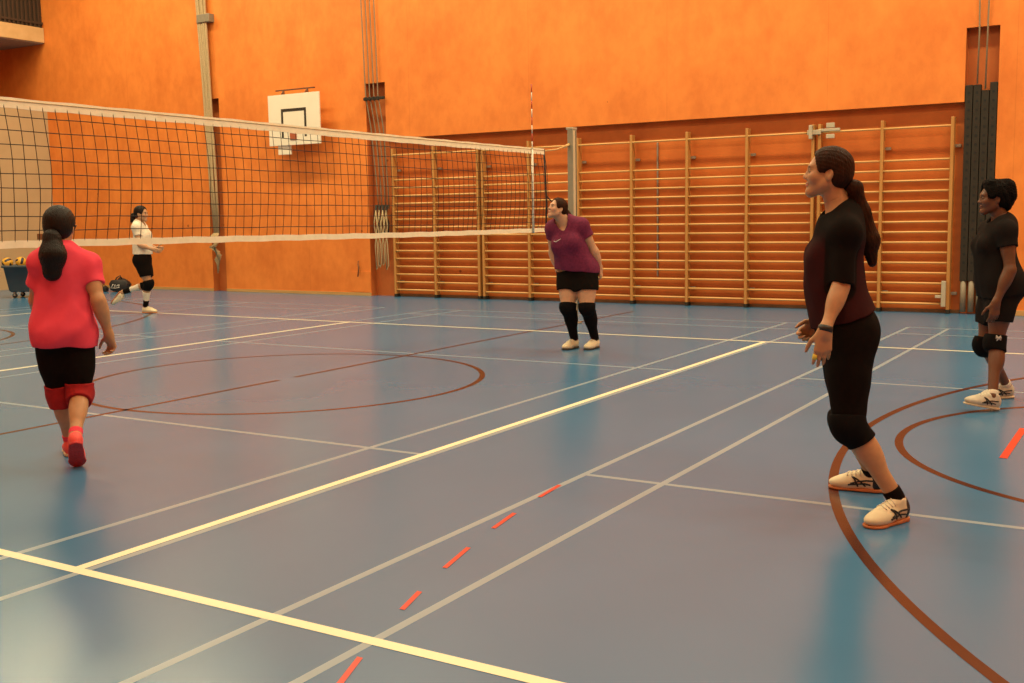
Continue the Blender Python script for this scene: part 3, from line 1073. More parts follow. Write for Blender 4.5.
class Head:
    def __init__(s, c, fwd, sc=1., roll=0.):
        s.c = np.asarray(c, float); s.F = nrm(fwd)
        s.L = nrm(np.cross([0, 0, 1], s.F)); s.U = np.cross(s.F, s.L)
        s.L, s.U = s.L * math.cos(roll) + s.U * math.sin(roll), s.U * math.cos(roll) - s.L * math.sin(roll)
        s.sc = sc; s.ax = [s.L, s.F, s.U]
    def P(s, l, f, u):
        return s.c + (s.L * l + s.F * f + s.U * u) * s.sc
    def loc(s, X):
        return ((X - s.c.astype(F32)) @ np.array(s.ax, F32).T) / s.sc
    def prims(s):
        P, ax, k = s.P, s.ax, s.sc
        e = lambda c, r, kk=.02, sub=False: EL(P(*c), ax, A(*r) * k, kk * k, 'head', sub)
        r = lambda a, b, ra, rb, kk=.02: RC(P(*a), P(*b), ra * k, rb * k, kk * k, 'head')
        pr = [e((0, -.014, .036), (.074, .094, .084), .01), e((0, .030, -.018), (.057, .060, .080), .03)]
        for g in (-1, 1):
            pr += [r((g * .046, -.006, -.044), (g * .014, .060, -.092), .019, .015, .035),
                   e((g * .038, .058, -.022), (.024, .022, .024), .025)]
        pr += [e((0, .067, -.096), (.021, .017, .018), .025)]
        pr += [r((-.032, .076, .027), (.032, .076, .027), .009, .009, .025)]
        for g in (-1, 1):
            pr += [e((g * .031, .100, .006), (.018, .018, .012), .014, True)]
        for g in (-1, 1):
            pr += [e((g * .031, .0745, .006), (.0150, .0135, .0125), .003)]
        pr += [r((0, .082, .012), (0, .096, -.020), .0065, .0095, .014), e((0, .099, -.024), (.0105, .0085, .0085), .010)]
        for g in (-1, 1):
            pr += [e((g * .012, .090, -.028), (.0075, .010, .0075), .008)]
        pr += [e((0, .081, -.0530), (.023, .0120, .0058), .006), e((0, .0805, -.0635), (.020, .0120, .0068), .006)]
        for g in (-1, 1):
            pr += [EL(P(g * .075, -.010, -.004), [nrm(s.L + s.F * .35 * g), nrm(s.F - s.L * .35 * g), s.U], A(.008, .019, .031) * k, .008 * k, 'head'),
                   EL(P(g * .083, -.004, .002), ax, A(.006, .010, .017) * k, .006 * k, 'head', True)]
        return pr
    def color(s, base, lip, brow, iris=(.02, .012, .008)):
        base, lip, brow, iris = (np.array(v, F32) for v in (base, lip, brow, iris))
        def f(X):
            C = np.tile(base, (len(X), 1))
            q = s.loc(X)
            near = (np.abs(q) < .2).all(1)
            l, fw, u = q[:, 0], q[:, 1], q[:, 2]
            al = np.abs(l)
            def mixc(w, c):
                w = (w * near)[:, None]
                C[:] = C * (1 - w) + c * w
            front = ramp(fw, .045, .06)
            mixc(front * .35 * np.exp(-((al - .04) / .018) ** 2 - ((u + .03) / .02) ** 2), base * np.array([1.05, .7, .65], F32))
            mixc(front * np.exp(-(np.maximum(al - .015, 0) / .006) ** 2 - ((u + .0585) / .0085) ** 4), lip)
            mixc(front * np.exp(-((al - .031) / .016) ** 4 - ((u - .0265 + (al - .03) ** 2 * 6) / .005) ** 2) * .85, brow)
            sock = front * np.exp(-((al - .031) / .017) ** 4 - ((u - .006) / .010) ** 4)
            mixc(sock * .35, base * .55)
            eye = front * np.exp(-((al - .031) / .0125) ** 6 - ((u - .005) / .0060) ** 6) * ramp(fw, .078, .081)
            mixc(eye, np.minimum(np.array([.50, .46, .40], F32), base * 2.2 + .02))
            mixc(front * (fw > .078) * np.exp(-((al - .031) ** 2 + (u - .005) ** 2) / .0075 ** 2 * .8) * 1.0, iris)
            mixc(front * np.exp(-((al - .031) / .015) ** 6 - ((u - .0125) / .0022) ** 2) * .8, brow * .6)
            mixc((fw > .082) * np.exp(-((al - .008) / .003) ** 2 - ((u + .0345) / .0022) ** 2) * .6, base * .25)
            return C
        return f

def foot_frame(heel, toe, ank):
    heel = np.asarray(heel, float); toe = np.asarray(toe, float)
    Fw = nrm(toe - heel)
    up = np.asarray(ank) - heel
    up = nrm(up - Fw * (up @ Fw))
    return heel, Fw, up, np.cross(up, Fw)         # left side = up x fwd

def shoe(parent, heel, toe, ank, upper, sole, sc=1., h=.005, lace=None, marks=None, mark_side=1, sole_label=None, heel_mat=None):
    o, Fw, U, Lf = foot_frame(heel, toe, ank)
    P = lambda f, l, u: o + (Fw * f + Lf * l + U * u) * sc
    ax = [Fw, Lf, U]
    ank = np.asarray(ank, float)
    an = P(.055, 0, .085)
    pr = [EL(P(.198, -.001, .032), ax, A(.068, .046, .029) * sc, .02), EL(P(.140, 0, .042), ax, A(.085, .042, .040) * sc, .03),
          EL(P(.052, 0, .050), ax, A(.050, .036, .052) * sc, .03), RC(P(.052, 0, .06), P(.062, 0, .092), .038 * sc, .037 * sc, .02),
          RC(P(.095, 0, .085), P(.165, 0, .062), .024 * sc, .022 * sc, .02)]
    base, topc = P(0, 0, .011), P(.05, 0, .108)
    tn = nrm(U * 1. - Fw * .25)
    def f(X):
        d = sd(pr, X)
        d = np.maximum(d, -((X - base.astype(F32)) @ U.astype(F32)))
        d = np.maximum(d, (X - topc.astype(F32)) @ tn.astype(F32))
        return d
    ob = sdf_obj('shoe', f, pr, h, upper, parent)
    sp = [RC(P(.042, 0, .016), P(.10, 0, .016), .040 * sc, .039 * sc, .02), RC(P(.10, 0, .016), P(.205, -.002, .016), .039 * sc, .049 * sc, .02),
          RC(P(.205, -.002, .016), P(.225, -.002, .016), .049 * sc, .042 * sc, .01)]
    def fs(X):
        q = X - o.astype(F32)
        z = q @ U.astype(F32) / sc
        fw = q @ Fw.astype(F32) / sc
        Y = X - np.outer((z - .016) * sc, U).astype(F32)
        d = sd(sp, Y)
        topz = .016 + .003 * np.cos(fw * 14)
        return np.maximum(d, np.maximum(z - topz, .002 - z) * sc)
    so = sdf_obj('sole', fs, sp, h * .8, sole, ob)
    if sole_label:
        so['label'] = sole_label
    if lace is not None:
        for i in range(4):
            c = P(.115 + .020 * i, 0, .095 - .010 * i)
            def drop(q):
                q = np.array([q], F32)
                for _ in range(30):
                    dd = float(f(q)[0])
                    if abs(dd) < .0006: break
                    q = q - (U * dd * .8).astype(F32)
                return q[0] + (U * .002).astype(F32)
            bm = bmesh.new()
            pts = [drop(P(.110 + .020 * i + .006 * math.sin(t * 3), t * .028, .12)) for t in (-1, -.5, 0, .5, 1)]
            tube(bm, pts, .0028 * sc, 6)
            link('lace', bm, lace, ob)
    if marks is not None:
        def side(fp, up):
            q = np.array([P(fp, mark_side * .09, up)], F32)
            for _ in range(40):
                dd = float(f(q)[0])
                if abs(dd) < .0006: break
                q = q - (Lf * mark_side * dd * .8).astype(F32)
            return q[0] + (Lf * mark_side * .0015).astype(F32)
        curves = [[(.085, .030), (.105, .050), (.13, .066), (.145, .072)], [(.120, .028), (.128, .045), (.135, .06), (.150, .074)],
                  [(.060, .040), (.09, .044), (.12, .040), (.165, .034)], [(.045, .062), (.08, .060), (.12, .052), (.155, .040)]]
        for cv in curves:
            bm = bmesh.new()
            pts = []
            for a, b in zip(cv[:-1], cv[1:]):
                for t in (0, .33, .66):
                    pts.append(side(a[0] + (b[0] - a[0]) * t, a[1] + (b[1] - a[1]) * t))
            pts.append(side(*cv[-1]))
            tube(bm, pts, .0042 * sc, 6)
            link('stripe', bm, marks, ob)
    if heel_mat is not None:
        hp = [RC(P(.030, 0, .05), P(.030, 0, .075), .046 * sc, .046 * sc, .01)]
        def fh(X):
            d = np.maximum(f(X) - .0022, sd(hp, X))
            return d
        hc = sdf_obj('heel_counter', fh, hp, h * .8, heel_mat, ob)
    return an

class Fig:
    """a dressed standing figure from world-space joints (relative to its root)"""
    def __init__(s, label, root, J, o):
        s.o = o; s.h = o.get('h', .005)
        s.J = {k: np.asarray(v, float) for k, v in J.items()}
        s.t = thing('person', label, 'person', root)
        s.build_prims()
    def build_prims(s):
        J, o = s.J, s.o
        g = o.get('girth', 1.); la = o.get('limb', 1.); le = o.get('leg', 1.)
        U = nrm(J['neck'] - J['pel']); Ls = nrm(J['shL'] - J['shR']); Ls = nrm(Ls - U * (Ls @ U)); Fs = np.cross(Ls, U)
        Up = nrm(J['chest'] - J['pel']); Lp = nrm(J['hipL'] - J['hipR']); Lp = nrm(Lp - Up * (Lp @ Up)); Fp = np.cross(Lp, Up)
        s.U, s.Ls, s.Fs, s.Up, s.Lp, s.Fp = U, Ls, Fs, Up, Lp, Fp
        T = np.linalg.norm(J['neck'] - J['pel']) / .52
        pel, che, nk = J['pel'], J['chest'], J['neck']
        bust = o.get('bust', 1.); belly = o.get('belly', 0.); butt = o.get('butt', 1.)
        pr = []
        pr.append(EL(pel, [Lp, Fp, Up], A(.160 * g, .112 * g, .13 * T), .02, 'pelvis'))
        for q in (-1, 1):
            pr.append(EL(pel + Lp * .078 * q * g - Fp * .060 * butt * g - Up * .045, [Lp, Fp, Up], A(.085, .082, .095) * g * butt, .04, 'pelvis'))
        pr.append(EL(pel * .55 + che * .45, [Lp, Fp, Up], A(.128 * g, .098 * g, .17 * T), .06, 'torso'))
        if belly:
            pr.append(EL(pel * .66 + che * .34 + Fp * .05, [Lp, Fp, Up], A(.125, .085, .12) * (1 + belly), .06, 'torso'))
        pr.append(EL(che + U * .01, [Ls, Fs, U], A(.142 * g, .104 * g, .185 * T), .06, 'torso'))
        for q in (-1, 1):
            pr.append(EL(che + Ls * .066 * q * g + Fs * .078 * g + U * (.012), [Ls, Fs, U], A(.066, .060, .066) * bust, .03, 'torso'))
        mid = (J['shL'] + J['shR']) / 2
        pr.append(RC(J['shL'], J['shR'], .050 * la, .050 * la, .05, 'torso'))
        for q in ('shL', 'shR'):
            pr.append(RC(nk - U * .005, J[q] + U * .012, .045, .042, .05, 'torso'))
        pr.append(EL(nk * .5 + che * .5 - Fs * .03, [Ls, Fs, U], A(.115, .07, .12) * g, .05, 'torso'))
        hd = s.head = Head(J['head'], o['face'], o.get('hsc', 1.), o.get('roll', 0.))
        pr.append(RC(nk - U * .03, hd.P(0, -.018, -.035), .060 * o.get('neckw', 1), .050 * o.get('neckw', 1), .03, 'neck'))
        pr += hd.prims()
        for sd_ in 'LR':
            sh, el, wr = J['sh' + sd_], J['el' + sd_], J['wr' + sd_]
            pr.append(RC(sh, el, .047 * la, .038 * la, .04, 'arm' + sd_))
            pr.append(EL(sh * .65 + el * .35, s.frame(el - sh), A(.046, .046, .10) * la, .03, 'arm' + sd_))
            pr.append(RC(el, wr, .038 * la, .0255 * (1 + la) / 2, .02, 'fore' + sd_))
            pr.append(EL(el * .74 + wr * .26, s.frame(wr - el), A(.041, .041, .085) * la, .03, 'fore' + sd_))
            T_ = o['thumb' + sd_]
            hp = hand_prims(wr, J['hd' + sd_] - wr, T_, sd_ == 'L', o.get('curl' + sd_, .45), o.get('hand', 1.), 'hand' + sd_, thumb=o.get('thumb_open', .6))
            pr += hp
            hip, kn, an = J['hip' + sd_], J['kn' + sd_], J['an' + sd_]
            back = -nrm((J['toe' + sd_] - J['heel' + sd_]) * A(1, 1, 0))
            pr.append(RC(hip, kn, .086 * le, .058 * le, .05, 'thigh' + sd_))
            pr.append(EL(hip * .62 + kn * .38, s.frame(kn - hip), A(.080, .080, .17) * le, .05, 'thigh' + sd_))
            pr.append(EL(kn - back * .012, s.frame(kn - an), A(.052, .052, .062) * le, .03, 'knee' + sd_))
            pr.append(RC(kn, an, .050 * le, .034 * (1 + le) / 2, .03, 'shin' + sd_))
            pr.append(EL(kn * .69 + an * .31 + back * .020, s.frame(an - kn), A(.053, .053, .115) * le, .03, 'shin' + sd_))
            # bare foot core inside the shoe
            he, to = J['heel' + sd_], J['toe' + sd_]
            _, Fw, Uf, _ = foot_frame(he, to, an)
            pr.append(RC(an, he + Fw * .05 + Uf * .055, .034, .030, .02, 'foot' + sd_))
            pr.append(RC(he + Fw * .05 + Uf * .050, he + Fw * .18 + Uf * .042, .028, .022, .02, 'foot' + sd_))
        s.pr = pr
    def frame(s, d):
        d = nrm(d); a = nrm(np.cross(d, [.3, .5, .81] if abs(d[2]) > .9 else [0, 0, 1])); b = np.cross(d, a)
        return [a, b, d]
    def sel(s, *tags):
        return [p for p in s.pr if any(p.tag == t or (t.endswith('*') and p.tag.startswith(t[:-1])) for t in tags)]
    def body(s, skin, lip, brow, label=None):
        s.skin = skin
        pr = s.pr
        base = s.head.color(skin, lip, brow)
        # the head is meshed finer than the rest; both halves of the skin meet in one mesh at the neck
        H = s.head
        pc = (s.J['neck'] * .45 + H.P(0, -.018, -.06) * .55).astype(F32)
        nn = nrm(H.P(0, -.018, -.035) - s.J['neck']).astype(F32)
        low = [p for p in pr if p.tag != 'head']
        top = [p for p in pr if p.tag in ('head', 'neck', 'torso')]
        fl = lambda X: np.maximum(sd(pr, X), np.where(((X - H.c.astype(F32)) ** 2).sum(1) < .2 ** 2, (X - pc) @ nn - .002, -1.))
        ft = lambda X: np.maximum(sd(top, X), -((X - pc) @ nn) - .002)
        l, u = bounds(low, .02)
        V1, Q1 = sdf_mesh(fl, l, u, s.h)
        V2, Q2 = sdf_mesh(ft, H.c - .17, H.c + .17, min(s.h * .6, .0032))
        V = np.concatenate([V1, V2]); Q = np.concatenate([Q1, Q2 + len(V1)])
        o = mesh_obj('body', V, Q, M['skin'], s.t, base)
        if label: o['label'] = label
        return o
    def shirt(s, m, hem, sleeve=.5, loose=.016, neck_r=.078, neck_drop=.05, vneck=0., amp=.004, fr=34., hem_flare=.0, name='t_shirt', col=None, seed=1, drape=None, sleeve_loose=.012, dirv=None):
        J, U, Fs = s.J, s.U, s.Fs
        tp = s.sel('torso', 'pelvis')
        ex = []
        th = s.sel('thigh*')
        if drape:
            for c, r, fr_ in drape:
                ex.append(EL(c, fr_, r, .06, 'd'))
        arms = []
        for q in 'LR':
            sh, el = J['sh' + q], J['el' + q]
            d = nrm(el - sh)
            cut = sh + (el - sh) * sleeve
            arms.append((RC(sh, sh + (el - sh) * min(1.2, sleeve + .2), (.050 * s.o.get('limb', 1.) + sleeve_loose), (.044 * s.o.get('limb', 1.) + sleeve_loose * 1.35), .03, 'sl'), cut.astype(F32), d.astype(F32)))
        hz = np.asarray(hem, float).astype(F32)
        hn = -s.Up if s.o.get('hem_n') is None else -nrm(s.o['hem_n'])
        nk0 = J['neck'] - U * (neck_drop - .02) + Fs * .022
        nk1 = s.head.P(0, .0, -.02)
        nprim = [RC(nk0, nk1, neck_r, neck_r * .95, .01)]
        if vneck:
            nprim.append(RC(nk0 + Fs * .03, nk0 + Fs * .09 - U * vneck, neck_r * .75, .018, .03))
        dv = U if dirv is None else dirv
        def f(X):
            d = sd(tp + ex, X, loose, 1.4)
            d = smin(d, sd(th, X, loose), s.o.get('hblend', .12))
            d = np.maximum(d, (X - hz) @ hn.astype(F32))
            for rc, c, n in arms:
                e = np.maximum(prim_d(rc, X, 0.), (X - c) @ n)
                d = smin(d, e, .03)
                # keep the sleeve end clean
            d = d + folds(X, amp, fr, seed, dv)
            return -smin(-d, sd(nprim, X), .014)
        allp = tp + ex + [a[0] for a in arms]
        return sdf_obj(name, f, allp, s.h, m, s.t, col, pad=.035)
    def shorts(s, m, waist, tL, tR, off=.008, name='shorts', amp=.0015, knee=False, hem_off=.0, fr=40., blend=.10):
        J = s.J
        pel = s.sel('pelvis', 'torso')
        legs = {q: s.sel('thigh' + q, *(['knee' + q, 'shin' + q] if knee else [])) for q in 'LR'}
        cuts = {}
        for q, t in (('L', tL), ('R', tR)):
            c = J['hip' + q] + (J['kn' + q] - J['hip' + q]) * t if t <= 1 else J['kn' + q] + (J['an' + q] - J['kn' + q]) * (t - 1)
            n = nrm(J['kn' + q] - J['hip' + q]) if t <= 1 else nrm(J['an' + q] - J['kn' + q])
            n = nrm(n * .8 + A(0, 0, -.3))
            cuts[q] = (c.astype(F32), n.astype(F32))
        lowp = (J['pel'] - s.Up * .16).astype(F32)
        wz = np.asarray(waist, float).astype(F32)
        Up = s.Up.astype(F32)
        def f(X):
            d = sd(pel, X, off)
            for q in 'LR':
                e = sd(legs[q], X, off + hem_off)
                e = np.maximum(e, (X - cuts[q][0]) @ cuts[q][1])
                d = smin(d, e, blend)
            d = np.maximum(d, (X - wz) @ Up)
            return d + folds(X, amp, fr, 5, (0, 0, 1))
        return sdf_obj(name, f, pel + legs['L'] + legs['R'], s.h, m, s.t, pad=.03)
    def sleeve_on_leg(s, name, m, q, t0, t1, off, bulge=0., label=None, amp=.001):
        """a band around the leg: t measured 0 hip .. 1 knee .. 2 ankle"""
        J = s.J
        hip, kn, an = J['hip' + q], J['kn' + q], J['an' + q]
        at = lambda t: hip + (kn - hip) * t if t <= 1 else kn + (an - kn) * (t - 1)
        dr = lambda t: nrm(kn - hip) if t < .97 else (nrm(an - kn) if t > 1.03 else nrm(an - hip))
        a, na, b, nb = at(t0).astype(F32), dr(t0).astype(F32), at(t1).astype(F32), dr(t1).astype(F32)
        pr = s.sel('thigh' + q, 'knee' + q, 'shin' + q)
        if bulge:
            front = nrm((J['toe' + q] - J['heel' + q]) * A(1, 1, 0))
            pr = pr + [EL(kn + front * .030 + A(0, 0, .0), s.frame(an - hip), A(.048, .048, .075) * (1 + bulge), .03, 'pad')]
        def f(X):
            d = sd(pr, X, off)
            d = np.maximum(d, -((X - a) @ na))
            d = np.maximum(d, (X - b) @ nb)
            return d + folds(X, amp, 60., 3)
        pad = .02
        R = .13
        lo = np.minimum(a, b) - R; hi = np.maximum(a, b) + R
        o = sdf_obj(name, f, pr, s.h, m, s.t, pad=.02, lo=lo, hi=hi)
        if label: o['label'] = label
        return o
    def hair(s, m, thick=.014, hairline=.0, tail=None, tail_r=None, tie=None, tie_m=None, bumps=.0016, freq=260., curly=False, bun=None, name='hair', low=.0):
        H = s.head; P = H.P; k = H.sc
        cap = [EL(P(0, -.016, .038), H.ax, A(.075 + thick, .095 + thick, .085 + thick) * k, .02), EL(P(0, -.055, -.010), H.ax, A(.066 + thick * .6, .055 + thick * .6, .062) * k, .03)]
        if bun:
            for c, r in bun:
                cap.append(EL(P(*c), H.ax, A(*r) * k, .02))
        cut = [EL(P(0, .112, -.022 + hairline), H.ax, A(.082, .104, .122) * k, .01), EL(P(.088, -.008, -.018), H.ax, A(.030, .026, .036) * k, .01), EL(P(-.088, -.008, -.018), H.ax, A(.030, .026, .036) * k, .01), EL(P(.085, .026, -.075), H.ax, A(.04, .052, .085) * k, .01), EL(P(-.085, .026, -.075), H.ax, A(.04, .052, .085) * k, .01)]
        nkcut = P(0, -.05, -.068 - low)
        tie_p = np.asarray(tie) if tie is not None else P(0, -.12, -.02)
        td = nrm(tie_p - H.c)
        a1 = nrm(np.cross(td, H.U)); a2 = np.cross(td, a1)
        def strands(X):
            q = X - tie_p.astype(F32)
            if curly:
                return .006 * np.sin(q[:, 0] * 210 + 2 * np.sin(q[:, 2] * 130)) * np.sin(q[:, 1] * 190 + 2 * np.sin(q[:, 0] * 120)) * np.sin(q[:, 2] * 200) + .004 * np.sin(q[:, 0] * 70) * np.sin(q[:, 1] * 80 + 1) * np.sin(q[:, 2] * 75)
            an = np.arctan2(q @ a1.astype(F32), q @ a2.astype(F32))
            r = np.sqrt((q * q).sum(1))
            return bumps * .55 * (np.sin(an * 34 + r * 14) + .6 * np.sin(an * 57 + 1 + r * 20))
        U = H.U.astype(F32)
        def f(X):
            d = sd(cap, X)
            c = sd(cut, X)
            d = -smin(-d, c, .012)
            d = np.maximum(d, -((X - nkcut.astype(F32)) @ nrm(H.U * .9 - H.F * .45).astype(F32)))
            return d + strands(X).astype(F32)
        ob = sdf_obj(name, f, cap, min(s.h, .005), m, s.t, pad=.02)
        if tail is not None:
            tp = [RC(a, b, ra, rb, .03) for a, b, ra, rb in zip(tail[:-1], tail[1:], tail_r[:-1], tail_r[1:])]
            T0 = np.asarray(tail[0], float); T1 = np.asarray(tail[-1], float)
            dv = nrm(T1 - T0); b1 = nrm(np.cross(dv, [.3, .9, .1])); b2 = np.cross(dv, b1)
            def ft(X):
                q = X - T0.astype(F32)
                x1, x2, z = q @ b1.astype(F32), q @ b2.astype(F32), q @ dv.astype(F32)
                st = .0013 * np.sin(x1 * 520 + 3 * np.sin(z * 14)) + .0013 * np.sin(x2 * 500 + 3 * np.sin(z * 12 + 2)) + .0015 * np.sin(z * 40 + x1 * 60)
                return sd(tp, X) + st.astype(F32)
            sdf_obj('ponytail', ft, tp, min(s.h, .005), m, ob, pad=.02)
        if tie_m is not None:
            bm = bmesh.new()
            ring = []
            t0 = np.asarray(tail[0], float); d = nrm(np.asarray(tail[1]) - t0); x1 = nrm(np.cross(d, [.2, .3, .9])); x2 = np.cross(d, x1)
            rr_ = tail_r[0] + .004
            c0 = t0 + d * .006
            pts = [c0 + (x1 * math.cos(a) + x2 * math.sin(a)) * rr_ for a in [i * math.pi / 10 for i in range(21)]]
            tube(bm, pts, .007, 8)
            link('hair_tie', bm, tie_m, ob)
        return ob
J_fg = dict(pel=(-0.115, -0.070, 0.917), chest=(-0.156, -0.095, 1.230), neck=(-0.132, -0.080, 1.441), head=(-0.195, -0.118, 1.614), shL=(-0.081, -0.219, 1.340), shR=(-0.197, 0.050, 1.335), elL=(-0.086, -0.251, 1.100), wrL=(-0.124, -0.368, 0.903), hdL=(-0.139, -0.366, 0.723), elR=(-0.236, 0.090, 1.056), wrR=(-0.265, 0.026, 0.902), hdR=(-0.353, -0.039, 0.807), hipL=(-0.077, -0.146, 0.887), hipR=(-0.140, 0.014, 0.869), knL=(-0.046, -0.215, 0.456), anL=(0.166, -0.129, 0.092), knR=(-0.141, 0.148, 0.400), anR=(-0.064, 0.364, 0.092), pt1=(-0.093, -0.057, 1.528), pt2=(-0.059, -0.036, 1.435), pt3=(-0.021, -0.013, 1.303), pt4=(-0.007, -0.004, 1.199), hem=(-0.124, -0.075, 0.945), toeL=(0.070, -0.330, 0.000), heelL=(0.192, -0.073, 0.000), toeR=(-0.267, 0.351, 0.000), heelR=(-0.002, 0.367, 0.000))
J_blk = dict(pel=(0.015, 0.150, 0.922), chest=(-0.030, 0.123, 1.164), neck=(0.021, 0.153, 1.345), head=(-0.046, 0.112, 1.513), shL=(0.063, -0.009, 1.276), shR=(-0.079, 0.268, 1.271), elL=(0.104, -0.054, 1.007), wrL=(0.025, -0.102, 0.773), hdL=(0.012, -0.110, 0.622), elR=(-0.067, 0.357, 0.969), wrR=(-0.082, 0.301, 0.792), hdR=(-0.061, 0.267, 0.705), hipL=(0.048, 0.064, 0.870), hipR=(-0.027, 0.230, 0.858), knL=(0.021, 0.012, 0.479), anL=(0.031, -0.154, 0.107), knR=(-0.076, 0.188, 0.434), anR=(0.051, 0.471, 0.092), hem=(0.006, 0.144, 0.820), toeL=(-0.118, -0.272, 0.053), heelL=(0.073, -0.120, 0.000), toeR=(-0.091, 0.349, 0.000), heelR=(0.098, 0.512, 0.000))
J_pur = dict(pel=(-0.024, -0.015, 0.895), chest=(-0.076, -0.093, 1.153), neck=(-0.115, -0.129, 1.397), head=(-0.153, -0.210, 1.513), shL=(0.062, -0.080, 1.331), shR=(-0.254, -0.120, 1.303), elL=(0.150, 0.045, 1.064), wrL=(0.177, 0.131, 0.880), hdL=(0.194, 0.142, 0.761), elR=(-0.300, -0.042, 1.055), wrR=(-0.247, -0.033, 0.861), hdR=(-0.205, -0.066, 0.745), hipL=(0.076, -0.001, 0.842), hipR=(-0.117, -0.024, 0.841), knL=(0.119, -0.068, 0.475), anL=(0.069, 0.219, 0.092), knR=(-0.082, -0.120, 0.473), anR=(-0.135, 0.122, 0.092), hem=(-0.043, -0.026, 0.853), toeL=(0.064, 0.032, 0.000), heelL=(0.071, 0.281, 0.000), toeR=(-0.153, -0.065, 0.000), heelR=(-0.129, 0.183, 0.000))
J_pnk = dict(pel=(-0.001, -0.001, 0.825), chest=(0.007, 0.005, 1.084), neck=(0.008, 0.005, 1.282), head=(-0.016, 0.025, 1.413), shL=(-0.055, -0.098, 1.202), shR=(0.094, 0.122, 1.188), elL=(-0.155, -0.071, 0.983), wrL=(-0.326, 0.094, 0.829), hdL=(-0.414, 0.216, 0.840), elR=(0.182, 0.111, 0.979), wrR=(0.169, 0.185, 0.759), hdR=(0.139, 0.237, 0.635), hipL=(-0.050, -0.065, 0.775), hipR=(0.042, 0.061, 0.766), knL=(-0.089, 0.005, 0.397), anL=(-0.132, 0.086, 0.092), knR=(0.059, 0.036, 0.409), anR=(0.238, -0.146, 0.199), pt1=(0.059, -0.081, 1.356), pt2=(0.080, -0.104, 1.257), pt3=(0.069, -0.110, 1.157), hem=(-0.013, -0.008, 0.704), toeL=(-0.274, 0.185, 0.000), heelL=(-0.081, 0.051, 0.000), toeR=(0.188, -0.108, 0.012), heelR=(0.322, -0.210, 0.176))
J_wht = dict(pel=(-0.026, -0.016, 0.896), chest=(-0.024, -0.015, 1.228), neck=(-0.055, -0.034, 1.434), head=(-0.015, -0.009, 1.575), shR=(0.023, -0.162, 1.357), shL=(-0.118, 0.092, 1.338), elR=(0.104, -0.171, 1.091), wrR=(0.263, -0.074, 1.025), hdR=(0.381, -0.002, 0.976), elL=(-0.111, 0.167, 1.065), wrL=(0.051, 0.207, 1.031), hdL=(0.170, 0.244, 1.014), hipR=(0.022, -0.080, 0.835), hipL=(-0.080, 0.045, 0.829), knR=(0.088, -0.040, 0.485), anR=(-0.045, -0.005, 0.092), knL=(-0.037, 0.083, 0.459), anL=(-0.407, -0.131, 0.337), pt1=(-0.103, -0.062, 1.577), pt2=(-0.123, -0.075, 1.435), hem=(-0.024, -0.014, 0.943), toeR=(0.133, 0.058, 0.000), heelR=(-0.103, -0.026, 0.000), heelL=(-0.446, -0.152, 0.360), toeL=(-0.579, -0.233, 0.165))

# ================================================================ the five players
IR = A(.855, .5185, 0.)       # direction along the net wall, to the right of the view
AW = A(-.520, .854, 0.)       # direction away, toward the wall
UPZ = A(0, 0, 1.)
LIGHT = ((.52, .285, .145), (.52, .20, .16), (.09, .045, .025))

# 1 -- woman in black in front
o1 = dict(face=nrm(-IR + .26 * AW + .12 * UPZ), h=.0048, hem_n=UPZ - .35 * IR, hsc=.97, girth=.88, bust=.66, butt=.95, limb=.92, leg=1.03, thumbL=-IR + .1 * AW, thumbR=UPZ, curlL=(.18, .22, .26, .32), curlR=.85, thumb_open=.1, hand=1.06)
f1 = Fig('woman in black top and knee-length tights with a long brown ponytail, standing in front', (5.66, -6.53, 0), J_fg, o1)
f1.body(*LIGHT)
def c1(X):
    C = np.tile(np.array([.040, .010, .011], F32), (len(X), 1))
    w = np.zeros(len(X), F32)
    for q in 'LR':
        e = prim_d(RC(f1.J['sh' + q], f1.J['el' + q], .07, .06), X, 0.)
        w = np.maximum(w, 1 - ramp(e, .012, .022))
    w = np.maximum(w, ramp(X[:, 2], 1.26, 1.36))
    return C * (1 - w[:, None]) + np.array([.011, .008, .007], F32) * w[:, None]
f1.shirt(M['cloth_col'], f1.J['hem'], sleeve=.95, loose=.015, neck_r=.073, neck_drop=.05, sleeve_loose=.009, amp=.0055, fr=30., col=c1, seed=3, drape=[(f1.J['hem'] * .6 + f1.J['chest'] * .4 + -IR * .03, A(.138, .106, .20), [f1.Lp, f1.Fp, f1.Up])])
f1.shorts(M['black_cloth'], f1.J['hem'] + A(0, 0, .05), .93, .93, off=.010, name='capri_tights', blend=.12, amp=.003, hem_off=.004)
for q in 'LR':
    f1.sleeve_on_leg('knee_pad', M['pad_black'], q, .90, 1.24, .013, bulge=.12)
    f1.sleeve_on_leg('ankle_sock', M['black_cloth'], q, 1.84, 1.985, .006)
    shoe(f1.t, f1.J['heel' + q], f1.J['toe' + q], f1.J['an' + q], M['shoe_white'], M['sole_gum'], 1.06, .0048, M['white'], M['mark_black'], 1, 'orange gum sole', M['mark_black'])
H = f1.head
f1.hair(M['hair_brown'], .013, tie=H.P(0, -.115, -.035), tail=[H.P(0, -.098, -.035), H.P(0, -.135, -.055), *[f1.J[k] for k in ('pt2', 'pt3', 'pt4')]], tail_r=[.024, .032, .043, .046, .022], tie_m=M['black_cloth'], low=.01)
wr = f1.J['wrL']; d = nrm(f1.J['hdL'] - f1.J['elL'])
bm = bmesh.new()
x1 = nrm(np.cross(d, AW)); x2 = np.cross(d, x1)
mw = Matrix((Vector(x1), Vector(x2), Vector(d))).transposed().to_4x4()
mw.translation = Vector(wr - d * .010)
lathe(bm, [(.0285, -.014), (.0325, -.013), (.0335, 0), (.0325, .013), (.0285, .014)], 28, mw)
wb_ = link('wrist_band', bm, M['black'], f1.t)
wb_['label'] = 'black band on the left wrist'
hp = [p for p in f1.pr if p.tag == 'handL']
